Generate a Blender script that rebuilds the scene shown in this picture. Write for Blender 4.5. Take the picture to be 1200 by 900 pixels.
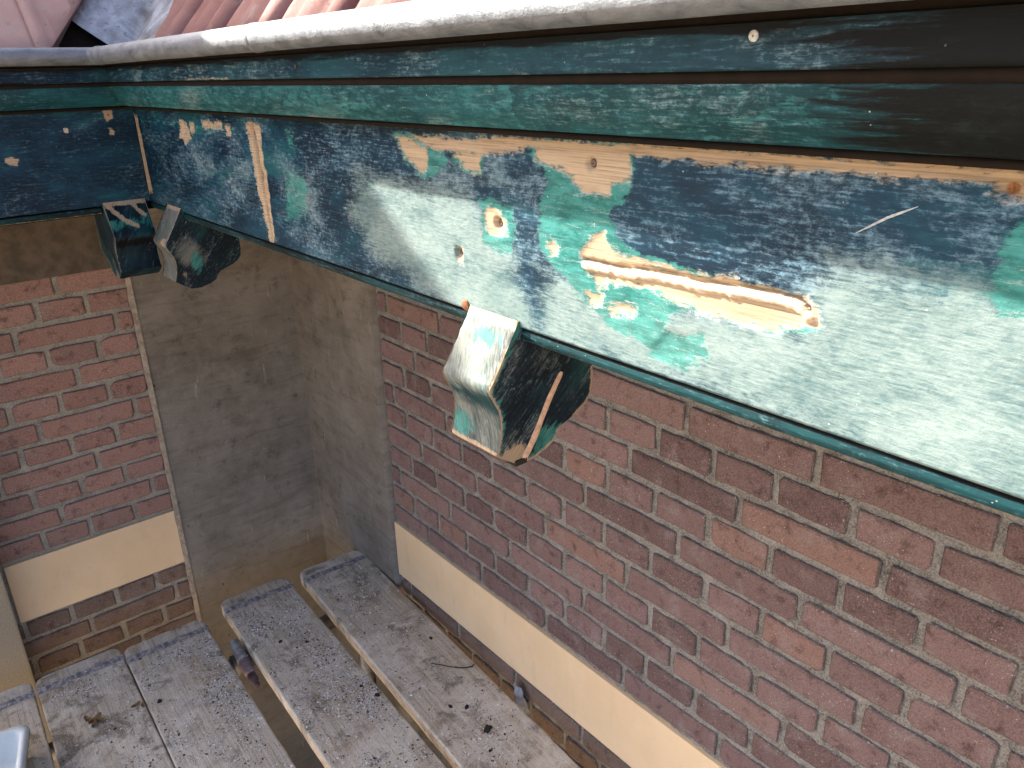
import bpy, bmesh, math, random
import numpy as np
from mathutils import Vector, Matrix, noise as mnoise
from mathutils.geometry import delaunay_2d_cdt

for o in list(bpy.data.objects): bpy.data.objects.remove(o)
scene = bpy.context.scene
COL = scene.collection
H = 2.7                      # eye height above the ground; geometry below is written relative to eye height

# ------------------------------------------------------------------ camera
cam_data = bpy.data.cameras.new('camera')
cam = bpy.data.objects.new('camera', cam_data); COL.objects.link(cam)
cam_data.sensor_width = 36.0; cam_data.lens = 36.0*926.9/1200.0
cam_data.clip_start = 0.02; cam_data.clip_end = 2000
R = Vector((0.77232159, -0.63472031, -0.02548523)); U = Vector((0.25378766, 0.27153074, 0.9283657)); F = Vector((0.58233254, 0.72346471, -0.37079323))
m = Matrix((R, U, -F)).transposed().to_4x4(); m.translation = Vector((0, 0, H))
cam.matrix_world = m
scene.camera = cam

# ------------------------------------------------------------------ sky, sun, exposure
SUN = Vector((0.52, -1.375, -1.0)).normalized()      # direction the light travels
elev = math.asin(-SUN.z); azim = math.atan2(-SUN.x, -SUN.y)
world = bpy.data.worlds.new('World'); scene.world = world; world.use_nodes = True
wn = world.node_tree.nodes; wl = world.node_tree.links
sky = wn.new('ShaderNodeTexSky'); sky.sky_type = 'NISHITA'; sky.sun_disc = False
sky.sun_elevation = elev; sky.sun_rotation = azim; sky.dust_density = 4.5; sky.air_density = 0.5; sky.ozone_density = 0.3
wn['Background'].inputs['Strength'].default_value = 0.115
wl.new(sky.outputs[0], wn['Background'].inputs['Color'])
sd = bpy.data.lights.new('sun', 'SUN'); sd.energy = 4.1; sd.angle = math.radians(0.6); sd.color = (1.0, 0.93, 0.82)
sun = bpy.data.objects.new('sun', sd); COL.objects.link(sun)
sun.rotation_euler = SUN.to_track_quat('-Z', 'Y').to_euler(); sun.location = (-3, 6, 8)
vs = scene.view_settings
vs.view_transform = 'Standard'; vs.look = 'None'; vs.gamma = 1.0; vs.exposure = 2.72; vs.use_curve_mapping = False

random.seed(7); rng = np.random.default_rng(7)

# ------------------------------------------------------------------ node helper
class Mat:
    def __init__(s, name, rough=0.7, metal=0.0, spec=0.5):
        s.m = bpy.data.materials.new(name); s.m.use_nodes = True
        s.t = s.m.node_tree; s.b = s.t.nodes['Principled BSDF']
        s.b.inputs['Roughness'].default_value = rough; s.b.inputs['Metallic'].default_value = metal
        s.b.inputs['Specular IOR Level'].default_value = spec
    def node(s, k): return s.t.nodes.new(k)
    def put(s, inp, v):
        if isinstance(v, bpy.types.NodeSocket): s.t.links.new(v, inp)
        elif isinstance(v, (tuple, list)) and inp.type == 'RGBA' and len(v) == 3: inp.default_value = (*v, 1)
        else: inp.default_value = v
    def attr(s, name, out='Fac'):
        n = s.node('ShaderNodeAttribute'); n.attribute_name = name; return n.outputs[out]
    def objco(s):
        n = s.node('ShaderNodeTexCoord'); return n.outputs['Object']
    def pos(s): return s.node('ShaderNodeNewGeometry').outputs['Position']
    def rand(s): return s.node('ShaderNodeObjectInfo').outputs['Random']
    def vec(s, v, mul=(1, 1, 1), add=(0, 0, 0)):
        n = s.node('ShaderNodeVectorMath'); n.operation = 'MULTIPLY_ADD'
        s.put(n.inputs[0], v); n.inputs[1].default_value = mul
        s.put(n.inputs[2], add); return n.outputs[0]
    def sep(s, v):
        n = s.node('ShaderNodeSeparateXYZ'); s.put(n.inputs[0], v); return n.outputs
    def noise(s, v, scale=1.0, detail=4.0, rough=0.55, dist=0.0):
        n = s.node('ShaderNodeTexNoise'); s.put(n.inputs['Vector'], v)
        n.inputs['Scale'].default_value = scale; n.inputs['Detail'].default_value = detail
        n.inputs['Roughness'].default_value = rough; n.inputs['Distortion'].default_value = dist
        return n.outputs['Fac']
    def voro(s, v, scale=1.0, feature='F1', out='Distance'):
        n = s.node('ShaderNodeTexVoronoi'); s.put(n.inputs['Vector'], v); n.feature = feature
        n.inputs['Scale'].default_value = scale; return n.outputs[out]
    def math(s, op, a, b=0.0, c=None):
        n = s.node('ShaderNodeMath'); n.operation = op; s.put(n.inputs[0], a); s.put(n.inputs[1], b)
        if c is not None: s.put(n.inputs[2], c)
        return n.outputs[0]
    def ss(s, x, lo, hi, a=0.0, b=1.0):
        n = s.node('ShaderNodeMapRange'); n.interpolation_type = 'SMOOTHSTEP'; s.put(n.inputs['Value'], x)
        n.inputs['From Min'].default_value = lo; n.inputs['From Max'].default_value = hi
        n.inputs['To Min'].default_value = a; n.inputs['To Max'].default_value = b
        return n.outputs['Result']
    def mix(s, f, a, b, mode='MIX'):
        n = s.node('ShaderNodeMix'); n.data_type = 'RGBA'; n.blend_type = mode
        s.put(n.inputs[0], f); s.put(n.inputs[6], a); s.put(n.inputs[7], b); return n.outputs[2]
    def ramp(s, f, stops):
        n = s.node('ShaderNodeValToRGB'); s.put(n.inputs[0], f); r = n.color_ramp
        while len(r.elements) < len(stops): r.elements.new(0.5)
        for e, (p, c) in zip(r.elements, stops): e.position = p; e.color = (*c, 1)
        return n.outputs[0]
    def bump(s, h, dist=0.002, strength=1.0):
        n = s.node('ShaderNodeBump'); s.put(n.inputs['Height'], h); n.inputs['Distance'].default_value = dist
        n.inputs['Strength'].default_value = strength
        s.t.links.new(n.outputs[0], s.b.inputs['Normal'])
    def color(s, c): s.put(s.b.inputs['Base Color'], c)
    def rough(s, c): s.put(s.b.inputs['Roughness'], c)

# ------------------------------------------------------------------ materials
def paint(name, deep, mid, haze, teal=(0.013, 0.105, 0.092), haze_bias=0.0, teal_bias=0.0, dust_sun_a=(0.060, 0.112, 0.118), dust_sun_b=(0.185, 0.238, 0.222)):
    """layers of old paint, sanded: deep paint, sanding haze and painted sunlight, green undercoat, bare wood"""
    M = Mat(name, 0.5)
    g = M.attr('gc', 'Vector')
    wv = M.node('ShaderNodeTexNoise'); M.put(wv.inputs['Vector'], M.vec(g, (14, 22, 22))); wv.inputs['Detail'].default_value = 3
    gw = M.vec(wv.outputs['Color'], (0.030, 0.016, 0.0), g)
    big = M.noise(M.vec(gw, (8, 17, 17)), 1, 8, 0.68, 0.5)
    bigb = M.noise(M.vec(g, (5, 11, 11), (9.1, 2.2, 4.4)), 1, 7, 0.66, 0.4)
    gs = M.vec(wv.outputs['Color'], (0.004, 0.0035, 0.0), g)
    streak = M.noise(M.vec(gs, (30, 360, 360)), 1, 6, 0.70)
    scuff = M.noise(M.vec(gs, (120, 160, 160), (3, 7, 1)), 1, 7, 0.74)
    fine = M.noise(M.vec(g, (420, 620, 620), (1, 1, 9)), 1, 4, 0.75)
    dust_sun = M.attr('dust_sun'); wood = M.attr('wood'); te = M.attr('teal'); black = M.attr('black')
    base = M.mix(M.ss(bigb, 0.40, 0.62), deep, mid)
    base = M.mix(M.math('MULTIPLY', M.ss(M.math('ADD', M.math('MULTIPLY', streak, 0.6), M.math('MULTIPLY', scuff, 0.4)), 0.50, 0.66), 0.8), base, [c*2.2+0.01 for c in mid])
    hz = M.math('ADD', M.math('MULTIPLY', big, 0.85), M.math('MULTIPLY', streak, 0.62))
    hz = M.math('ADD', hz, M.math('MULTIPLY', scuff, 0.50))
    hz = M.math('ADD', hz, M.math('MULTIPLY', fine, 0.28))
    hz = M.math('ADD', hz, M.math('MULTIPLY', dust_sun, 0.17))
    hzf = M.ss(M.math('ADD', hz, haze_bias), 1.12, 1.40)
    hcol = M.mix(M.ss(scuff, 0.42, 0.62), haze, [min(0.9, c*1.45+0.03) for c in haze])
    hcol = M.mix(M.math('MULTIPLY', M.math('MULTIPLY', M.ss(dust_sun, 0.2, 0.9), M.ss(M.math('ADD', streak, scuff), 0.85, 1.15)), 0.8), hcol, (0.29, 0.36, 0.335))
    c = M.mix(M.math('MULTIPLY', hzf, 0.88), base, hcol)
    c = M.mix(M.math('MULTIPLY', M.ss(bigb, 0.52, 0.66), 0.35), c, teal)
    sfine = M.noise(M.vec(gs, (75, 520, 520), (6, 2, 8)), 1, 6, 0.72)
    dcol = M.mix(M.ss(M.math('ADD', M.math('MULTIPLY', sfine, 0.6), M.math('MULTIPLY', big, 0.55)), 0.44, 0.72), dust_sun_a, dust_sun_b)
    dmask = M.math('ADD', M.math('MULTIPLY', dust_sun, 0.75), M.math('ADD', M.math('MULTIPLY', M.math('SUBTRACT', big, 0.5), 0.9), M.math('MULTIPLY', M.math('SUBTRACT', sfine, 0.5), 0.7)))
    c = M.mix(M.math('MULTIPLY', M.math('MULTIPLY', M.ss(dmask, 0.22, 0.62), M.ss(dust_sun, 0.05, 0.3)), 0.82), c, dcol)
    # green undercoat
    tn = M.math('ADD', te, M.math('MULTIPLY', M.math('SUBTRACT', M.noise(M.vec(gs, (55, 120, 120), (5, 5, 5)), 1, 8, 0.72), 0.5), 1.5))
    tn = M.math('ADD', tn, teal_bias)
    tf = M.math('MULTIPLY', M.ss(tn, 0.42, 0.60), M.ss(M.math('ADD', te, teal_bias), 0.03, 0.2))
    tcol = M.mix(M.ss(M.noise(M.vec(g, (30, 90, 90), (2, 9, 2)), 1, 6, 0.7), 0.38, 0.62), teal, [min(.8, x*1.8+0.015) for x in teal])
    tcol = M.mix(M.math('MULTIPLY', M.ss(M.math('ADD', streak, M.math('MULTIPLY', fine, .6)), 0.84, 1.02), 0.6), tcol, (0.26, 0.32, 0.29))
    c = M.mix(M.math('MULTIPLY', tf, 0.84), c, tcol)
    # pale feathered rim and bare wood
    wn_ = M.math('ADD', wood, M.math('MULTIPLY', M.math('SUBTRACT', M.noise(M.vec(gs, (60, 260, 260), (7, 1, 5)), 1, 8, 0.7), 0.5), 1.25))
    rim = M.math('MULTIPLY', M.math('MULTIPLY', M.ss(wn_, 0.26, 0.44), M.ss(wood, 0.02, 0.3)), M.ss(scuff, 0.42, 0.62))
    c = M.mix(M.math('MULTIPLY', rim, 0.7), c, (0.40, 0.41, 0.37))
    wf = M.ss(wn_, 0.40, 0.60)
    grain = M.noise(M.vec(g, (14, 620, 620), (4, 4, 4)), 1, 4, 0.6)
    wcol = M.ramp(grain, [(0.3, (0.22, 0.155, 0.095)), (0.5, (0.36, 0.265, 0.170)), (0.7, (0.44, 0.335, 0.225))])
    wcol = M.mix(M.math('MULTIPLY', M.ss(bigb, 0.5, 0.7), 0.35), wcol, (0.32, 0.30, 0.17))
    wf = M.math('MULTIPLY', wf, M.ss(wood, 0.05, 0.2))
    wcol = M.mix(M.math('MULTIPLY', M.ss(scuff, 0.56, 0.68), 0.6), wcol, (0.25, 0.21, 0.15))
    c = M.mix(M.math('MULTIPLY', wf, 0.93), c, wcol)
    # near-black: untouched top coat, painted moulding shade, other dark bands; chips of white
    bn = M.math('ADD', black, M.math('MULTIPLY', M.math('SUBTRACT', M.noise(M.vec(gs, (7, 110, 110)), 1, 7, 0.7), 0.5), 1.7))
    bf = M.ss(bn, 0.34, 0.66)
    c = M.mix(M.math('MULTIPLY', bf, 0.95), c, (0.0055, 0.0052, 0.0050))
    fl = M.math('ADD', M.attr('fill'), M.math('MULTIPLY', M.math('SUBTRACT', fine, 0.5), 0.5))
    c = M.mix(M.ss(fl, 0.42, 0.55), c, M.mix(M.ss(scuff, 0.42, 0.62), (0.40, 0.30, 0.20), (0.56, 0.47, 0.36)))
    knot_shade = M.attr('knot_shade')
    c = M.mix(M.ss(knot_shade, 0.45, 0.6), c, M.mix(M.ss(fine, .4, .6), (0.14, 0.06, 0.025), (0.30, 0.14, 0.06)))
    speck = M.ss(M.voro(M.vec(g, (130, 130, 130)), 1), 0.10, 0.05)
    speck = M.math('MULTIPLY', speck, M.ss(M.noise(M.vec(g, (30, 30, 30), (8, 8, 8)), 1, 2), 0.56, 0.66))
    c = M.mix(M.math('MULTIPLY', speck, 0.8), c, (0.6, 0.6, 0.56))
    M.color(c)
    M.put(M.b.inputs['Specular IOR Level'], M.math('SUBTRACT', 0.13, M.math('MULTIPLY', bf, 0.06)))
    M.rough(M.math('ADD', M.math('MULTIPLY', hzf, 0.22), M.math('ADD', M.math('MULTIPLY', wf, 0.25), M.math('ADD', 0.40, M.math('MULTIPLY', fine, 0.12)))))
    h = M.math('ADD', M.math('MULTIPLY', streak, 0.35), M.math('MULTIPLY', fine, 0.3))
    h = M.math('ADD', h, M.math('MULTIPLY', scuff, 0.25))
    h = M.math('SUBTRACT', h, M.math('MULTIPLY', M.math('ADD', wf, M.math('MULTIPLY', tf, 0.4)), 0.6))
    M.bump(h, 0.0010, 0.8)
    return M.m

def brick_mat(name, stops, lime=0.5):
    M = Mat(name, 0.9, 0, 0.2)
    p = M.pos()
    rnd = M.rand()
    base = M.ramp(rnd, stops)
    n1 = M.noise(p, 38, 5, 0.6)
    n2 = M.noise(p, 420, 3, 0.7)
    dk = M.mix(0.65, base, (0.05, 0.025, 0.02))
    c = M.mix(M.ss(n1, 0.52, 0.72), base, dk)
    c = M.mix(M.math('MULTIPLY', M.ss(M.noise(p, 16, 5, 0.65), 0.5, 0.72), 0.6*lime), c, (0.36, 0.30, 0.27))
    c = M.mix(M.math('MULTIPLY', M.ss(n2, 0.4, 0.7), 0.35), c, [x*1.25+.03 for x in stops[1][1]])
    c = M.mix(M.math('MULTIPLY', M.ss(n2, 0.55, 0.36), 0.4), c, (0.045, 0.022, 0.02))
    lm = M.math('MULTIPLY', M.ss(M.noise(p, 230, 3, 0.7), 0.63, 0.70), M.ss(M.noise(p, 9, 3), 0.40, 0.56))
    c = M.mix(M.math('MULTIPLY', lm, 0.9), c, (0.55, 0.52, 0.48))
    ed = M.math('ADD', M.math('MULTIPLY', M.attr('edge'), 0.75), M.math('MULTIPLY', M.noise(p, 95, 6, 0.75), 1.0))
    ef = M.ss(ed, 0.98, 1.28)
    c = M.mix(M.math('MULTIPLY', ef, 0.75), c, (0.24, 0.215, 0.19))
    c = M.mix(M.math('MULTIPLY', M.math('MULTIPLY', ef, M.ss(M.noise(p, 260, 3, 0.7), 0.56, 0.66)), 0.9), c, (0.62, 0.60, 0.56))
    M.color(c)
    M.bump(M.math('ADD', M.math('MULTIPLY', n2, 0.9), M.math('ADD', M.math('MULTIPLY', n1, 1.6), M.math('MULTIPLY', ef, -0.8))), 0.0038, 1.0)
    return M.m

def mortar_mat(name, a, b):
    M = Mat(name, 0.95, 0, 0.1); p = M.pos()
    n1 = M.noise(p, 26, 5, 0.65); n2 = M.noise(p, 300, 4, 0.75)
    c = M.ramp(n1, [(0.3, a), (0.7, b)])
    c = M.mix(M.math('MULTIPLY', M.ss(n2, 0.42, 0.62), 0.5), c, [x*1.5 for x in b])
    c = M.mix(M.ss(n2, 0.42, 0.30), c, (0.03, 0.027, 0.023))
    c = M.mix(M.ss(M.voro(p, 170), 0.12, 0.05), c, (0.5, 0.48, 0.45))
    M.color(c); M.bump(M.math('ADD', n2, n1), 0.004, 1.0)
    return M.m

def cement_mat(name):
    M = Mat(name, 0.92, 0, 0.15); p = M.pos()
    n1 = M.noise(p, 4.5, 6, 0.65, 0.4); n2 = M.noise(p, 23, 6, 0.7); n3 = M.noise(p, 240, 4, 0.75)
    c = M.ramp(n1, [(0.30, (0.140, 0.122, 0.098)), (0.5, (0.205, 0.182, 0.150)), (0.72, (0.275, 0.250, 0.212))])
    c = M.mix(M.math('MULTIPLY', M.ss(n2, 0.5, 0.7), 0.55), c, (0.27, 0.235, 0.19))
    c = M.mix(M.math('MULTIPLY', M.ss(n2, 0.46, 0.28), 0.6), c, (0.07, 0.054, 0.040))
    c = M.mix(M.math('MULTIPLY', M.ss(n3, 0.5, 0.75), 0.35), c, (0.34, 0.29, 0.23))
    z = M.sep(p)[2]
    damp = M.ss(M.math('ADD', z, M.math('MULTIPLY', M.math('SUBTRACT', n1, 0.5), 0.25)), H-1.42, H-1.56)
    c = M.mix(M.math('MULTIPLY', damp, 0.5), c, (0.20, 0.165, 0.118))
    tw_ = M.noise(M.vec(p, (6, 6, 40), (3, 1, 2)), 1, 6, 0.7, 1.0)
    c = M.mix(M.math('MULTIPLY', M.ss(tw_, 0.50, 0.64), 0.35), c, (0.115, 0.092, 0.068))
    c = M.mix(M.math('MULTIPLY', M.ss(tw_, 0.44, 0.34), 0.3), c, (0.30, 0.265, 0.215))
    scr = M.ss(M.noise(M.vec(p, (60, 60, 9)), 1, 4, 0.6), 0.64, 0.72)
    c = M.mix(M.math('MULTIPLY', scr, 0.55), c, (0.40, 0.36, 0.31))
    pit = M.ss(M.voro(M.vec(p, (31, 31, 17)), 1), 0.10, 0.05)
    pit = M.math('MULTIPLY', pit, M.ss(M.noise(p, 8, 2), 0.52, 0.6))
    c = M.mix(pit, c, (0.03, 0.024, 0.02))
    M.color(c); M.bump(M.math('ADD', M.math('MULTIPLY', n3, 0.5), M.math('MULTIPLY', n2, 1.0)), 0.003, 0.8)
    return M.m

def simple(name, col, rough=0.7, metal=0.0, var=0.25, scale=40, bump=0.0006, spec=0.4, second=None):
    M = Mat(name, rough, metal, spec); p = M.objco()
    n = M.noise(p, scale, 5, 0.65)
    second = second or tuple(c*(1-var*1.6) for c in col)
    c = M.mix(M.ss(n, 0.35, 0.65), second, col); M.color(c)
    M.rough(M.ss(n, 0.2, 0.8, rough-0.1, min(1, rough+0.1)))
    M.bump(n, bump, 1.0)
    return M.m

def plank_mat():
    M = Mat('weathered_plank', 0.9, 0, 0.15)
    o = M.objco(); r = M.rand()
    cb = M.node('ShaderNodeCombineXYZ'); M.put(cb.inputs[0], M.math('MULTIPLY', r, 7.0)); M.put(cb.inputs[1], M.math('MULTIPLY', r, 31.0))
    v = M.vec(o, (1, 1, 1), cb.outputs[0])
    grain = M.noise(M.vec(v, (110, 4, 40)), 1, 5, 0.65, 0.3)
    fine = M.noise(M.vec(v, (420, 60, 100)), 1, 4, 0.7)
    big = M.noise(v, 9, 6, 0.7, 0.5)
    grit = M.noise(v, 330, 3, 0.75)
    c = M.ramp(grain, [(0.28, (0.36, 0.285, 0.195)), (0.5, (0.58, 0.49, 0.375)), (0.75, (0.70, 0.61, 0.485))])
    c = M.mix(M.math('MULTIPLY', M.ss(fine, 0.45, 0.3), 0.6), c, (0.10, 0.085, 0.07))
    c = M.mix(M.math('MULTIPLY', M.ss(big, 0.45, 0.66), 0.85), c, (0.74, 0.655, 0.535))
    c = M.mix(M.math('MULTIPLY', M.ss(M.noise(v, 12, 6, 0.7, 0.6), 0.50, 0.68), 0.8), c, (0.16, 0.125, 0.09))
    c = M.mix(M.math('MULTIPLY', M.ss(M.noise(M.vec(v, (1, 1, 1), (5, 5, 5)), 7, 5, 0.65, 0.6), 0.56, 0.70), 0.7), c, (0.38, 0.275, 0.165))
    c = M.mix(M.math('MULTIPLY', M.ss(M.noise(M.vec(v, (150, 1.6, 60), (2, 3, 4)), 1, 4, 0.6), 0.66, 0.72), 0.85), c, (0.06, 0.047, 0.035))
    c = M.mix(M.math('MULTIPLY', M.ss(grit, 0.57, 0.68), 0.75), c, (0.72, 0.70, 0.66))
    c = M.mix(M.math('MULTIPLY', M.ss(grit, 0.40, 0.30), 0.7), c, (0.05, 0.042, 0.035))
    M.color(c)
    M.bump(M.math('ADD', M.math('ADD', M.math('MULTIPLY', grain, 1.0), M.math('MULTIPLY', fine, 0.4)), M.math('MULTIPLY', grit, 0.8)), 0.002, 0.9)
    return M.m

def chip_mat():
    M = Mat('chips', 0.85, 0, 0.2); M.color(M.attr('col', 'Color')); return M.m

def strap_mat():
    M = Mat('worn_blue_strap', 0.75, 0.0, 0.3); o = M.objco()
    n = M.noise(M.vec(o, (90, 45, 60)), 1, 6, 0.75, 0.3)
    c = M.ramp(n, [(0.36, (0.13, 0.130, 0.150)), (0.48, (0.23, 0.225, 0.240)), (0.56, (0.48, 0.43, 0.37))])
    M.color(c); M.bump(n, 0.0015, 1.0); return M.m

def zinc_mat():
    M = Mat('weathered_zinc', 0.42, 0.75, 0.5); p = M.pos()
    n = M.noise(M.vec(p, (30, 30, 70)), 1, 8, 0.75, 0.5); f = M.noise(p, 190, 5, 0.75)
    c = M.ramp(n, [(0.3, (0.085, 0.096, 0.110)), (0.5, (0.185, 0.205, 0.230)), (0.72, (0.275, 0.295, 0.315))])
    c = M.mix(M.math('MULTIPLY', M.ss(f, 0.55, 0.72), 0.5), c, (0.16, 0.16, 0.15))
    c = M.mix(M.math('MULTIPLY', M.ss(M.noise(p, 7, 4), 0.6, 0.75), 0.4), c, (0.25, 0.25, 0.15))
    M.color(c); M.rough(M.ss(n, 0.3, 0.7, 0.52, 0.74)); M.bump(M.math('ADD', f, M.math('MULTIPLY', n, 1.5)), 0.0010, 0.8)
    return M.m

def lead_mat():
    M = Mat('grey_lead', 0.6, 0.25, 0.5); p = M.pos()
    n = M.noise(p, 13, 7, 0.62, 0.5); n2 = M.noise(p, 55, 5, 0.7, .5)
    c = M.ramp(n, [(0.38, (0.13, 0.125, 0.12)), (0.5, (0.27, 0.275, 0.29)), (0.62, (0.42, 0.44, 0.47))])
    c = M.mix(M.math('MULTIPLY', M.ss(n2, 0.56, 0.66), 0.7), c, (0.10, 0.095, 0.085))
    M.color(c); M.bump(n, 0.006, 0.7); return M.m

def tile_mat(name, stops, moss=0.6):
    M = Mat(name, 0.85, 0, 0.15); p = M.pos()
    n = M.noise(p, 24, 6, 0.7); b = M.ramp(M.math('ADD', M.math('MULTIPLY', M.rand(), 0.5), M.math('MULTIPLY', n, 0.5)), stops)
    ms = M.ss(M.noise(p, 11, 5, 0.7, .5), 0.54, 0.68)
    c = M.mix(M.math('MULTIPLY', ms, moss), b, (0.34, 0.33, 0.29))
    c = M.mix(M.math('MULTIPLY', M.ss(M.noise(p, 70, 4, 0.7), 0.62, 0.72), 0.6), c, (0.10, 0.10, 0.045))
    M.color(c); M.bump(n, 0.002, 0.7); return M.m

P_FASCIA = paint('sanded_blue_paint', (0.0026, 0.0125, 0.025), (0.0065, 0.038, 0.066), (0.072, 0.132, 0.172), haze_bias=0.02)
P_BACK = paint('dark_blue_paint', (0.0032, 0.0135, 0.026), (0.0075, 0.038, 0.066), (0.050, 0.098, 0.128), haze_bias=-0.04)
P_CORN = paint('teal_sanded_paint', (0.005, 0.034, 0.043), (0.010, 0.064, 0.076), (0.095, 0.160, 0.168), teal=(0.010, 0.074, 0.080), haze_bias=-0.06)
P_UPPER = paint('slate_sanded_paint', (0.0045, 0.022, 0.035), (0.012, 0.052, 0.074), (0.105, 0.165, 0.190), teal=(0.008, 0.052, 0.056), haze_bias=-0.02)
P_TRIM = paint('dark_teal_paint', (0.0025, 0.011, 0.014), (0.005, 0.034, 0.040), (0.045, 0.095, 0.105), teal=(0.005, 0.036, 0.04), haze_bias=-0.04)
P_BRACK = paint('bracket_paint', (0.0028, 0.008, 0.013), (0.007, 0.024, 0.034), (0.125, 0.165, 0.165), haze_bias=-0.06, dust_sun_a=(0.095, 0.108, 0.096), dust_sun_b=(0.185, 0.182, 0.158))
DARKWOOD = simple('dark_stained_wood', (0.014, 0.010, 0.0075), 0.85, scale=60, spec=0.1)
BAREWOOD = simple('bare_wood', (0.56, 0.37, 0.21), 0.8, scale=70, second=(0.40, 0.24, 0.12))
FILLER = simple('pale_filler', (0.66, 0.44, 0.30), 0.75, scale=120, second=(0.48, 0.29, 0.18))
HOLE = simple('hollow_shade', (0.022, 0.016, 0.012), 0.9)
B_RED = brick_mat('red_brick', [(0.0, (0.31, 0.175, 0.135)), (0.45, (0.385, 0.225, 0.178)), (0.8, (0.44, 0.26, 0.205)), (1.0, (0.29, 0.180, 0.150))], 0.6)
B_MAUVE = brick_mat('mauve_brick', [(0.0, (0.150, 0.096, 0.086)), (0.3, (0.215, 0.138, 0.124)), (0.6, (0.260, 0.167, 0.150)), (0.85, (0.305, 0.196, 0.172)), (0.97, (0.31, 0.184, 0.142)), (1.0, (0.38, 0.28, 0.195))], 0.9)
B_BROWN = brick_mat('brown_brick', [(0.0, (0.19, 0.130, 0.100)), (0.6, (0.225, 0.158, 0.122)), (1.0, (0.17, 0.12, 0.092))], 0.4)
MORT_R = mortar_mat('grey_mortar', (0.105, 0.094, 0.078), (0.325, 0.302, 0.262))
MORT_L = mortar_mat('pale_mortar', (0.21, 0.185, 0.145), (0.38, 0.345, 0.285))
CEMENT = cement_mat('brown_cement')
def cream_mat():
    M = Mat('cream_paint', 0.6, 0, 0.25); p = M.pos()
    c = M.mix(M.ss(M.noise(p, 6, 5, 0.6), 0.35, 0.65), (0.74, 0.535, 0.315), (0.79, 0.58, 0.352))
    c = M.mix(M.math('MULTIPLY', M.ss(M.noise(M.vec(p, (18, 18, 5)), 1, 6, 0.7), 0.52, 0.75), 0.35), c, (0.50, 0.36, 0.215))
    c = M.mix(M.math('MULTIPLY', M.ss(M.noise(p, 130, 4, 0.7), 0.66, 0.72), 0.5), c, (0.30, 0.21, 0.13))
    M.color(c); M.bump(M.noise(p, 45, 5, 0.6), 0.0008, 0.6); return M.m
CREAM = cream_mat()
STONE = simple('beige_stone', (0.34, 0.285, 0.20), 0.9, scale=260, bump=0.001, second=(0.24, 0.195, 0.13))
FILLET = simple('pale_mortar_fillet', (0.34, 0.29, 0.225), 0.95, scale=60, second=(0.20, 0.165, 0.125))
PLANK = plank_mat(); CHIP = chip_mat(); STRAP = strap_mat(); ZINC = zinc_mat(); LEAD = lead_mat()
TILE_R = tile_mat('red_glazed_tile', [(0.2, (0.13, 0.055, 0.048)), (0.5, (0.20, 0.095, 0.082)), (0.8, (0.27, 0.145, 0.122))])
TILE_B = tile_mat('pink_clay_tile', [(0.2, (0.33, 0.20, 0.165)), (0.5, (0.40, 0.26, 0.215)), (0.8, (0.46, 0.31, 0.25))], 0.35)
STEEL = simple('scaffold_steel', (0.28, 0.28, 0.28), 0.45, 0.8, scale=50)
COUPLER = simple('coupler_steel', (0.20, 0.20, 0.21), 0.55, 0.6, scale=80)
YELLOW = simple('yellow_timber', (0.50, 0.29, 0.085), 0.7, scale=30)
WHITEPL = simple('white_plastic', (0.70, 0.72, 0.68), 0.7, scale=20, var=0.05)
GREYRAG = simple('grey_plastic_scrap', (0.33, 0.33, 0.34), 0.6, scale=40)
TWIG = simple('dark_twig', (0.06, 0.045, 0.03), 0.9)
DIRT = simple('dark_dirt', (0.035, 0.030, 0.025), 0.95, scale=200)
LEAF = simple('dry_leaf', (0.30, 0.17, 0.07), 0.85, scale=90, second=(0.16, 0.085, 0.035))
def ground_mat():
    M = Mat('sandy_ground', 0.95, 0, 0.1); p = M.pos()
    n = M.noise(p, 5, 6, 0.65); f = M.noise(p, 160, 4, 0.7)
    c = M.ramp(n, [(0.3, (0.23, 0.180, 0.120)), (0.7, (0.32, 0.258, 0.180))])
    c = M.mix(M.math('MULTIPLY', M.ss(f, 0.5, 0.7), 0.4), c, (0.40, 0.31, 0.19)); M.color(c)
    M.bump(f, 0.006, 0.8); return M.m
GROUND = ground_mat()

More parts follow.
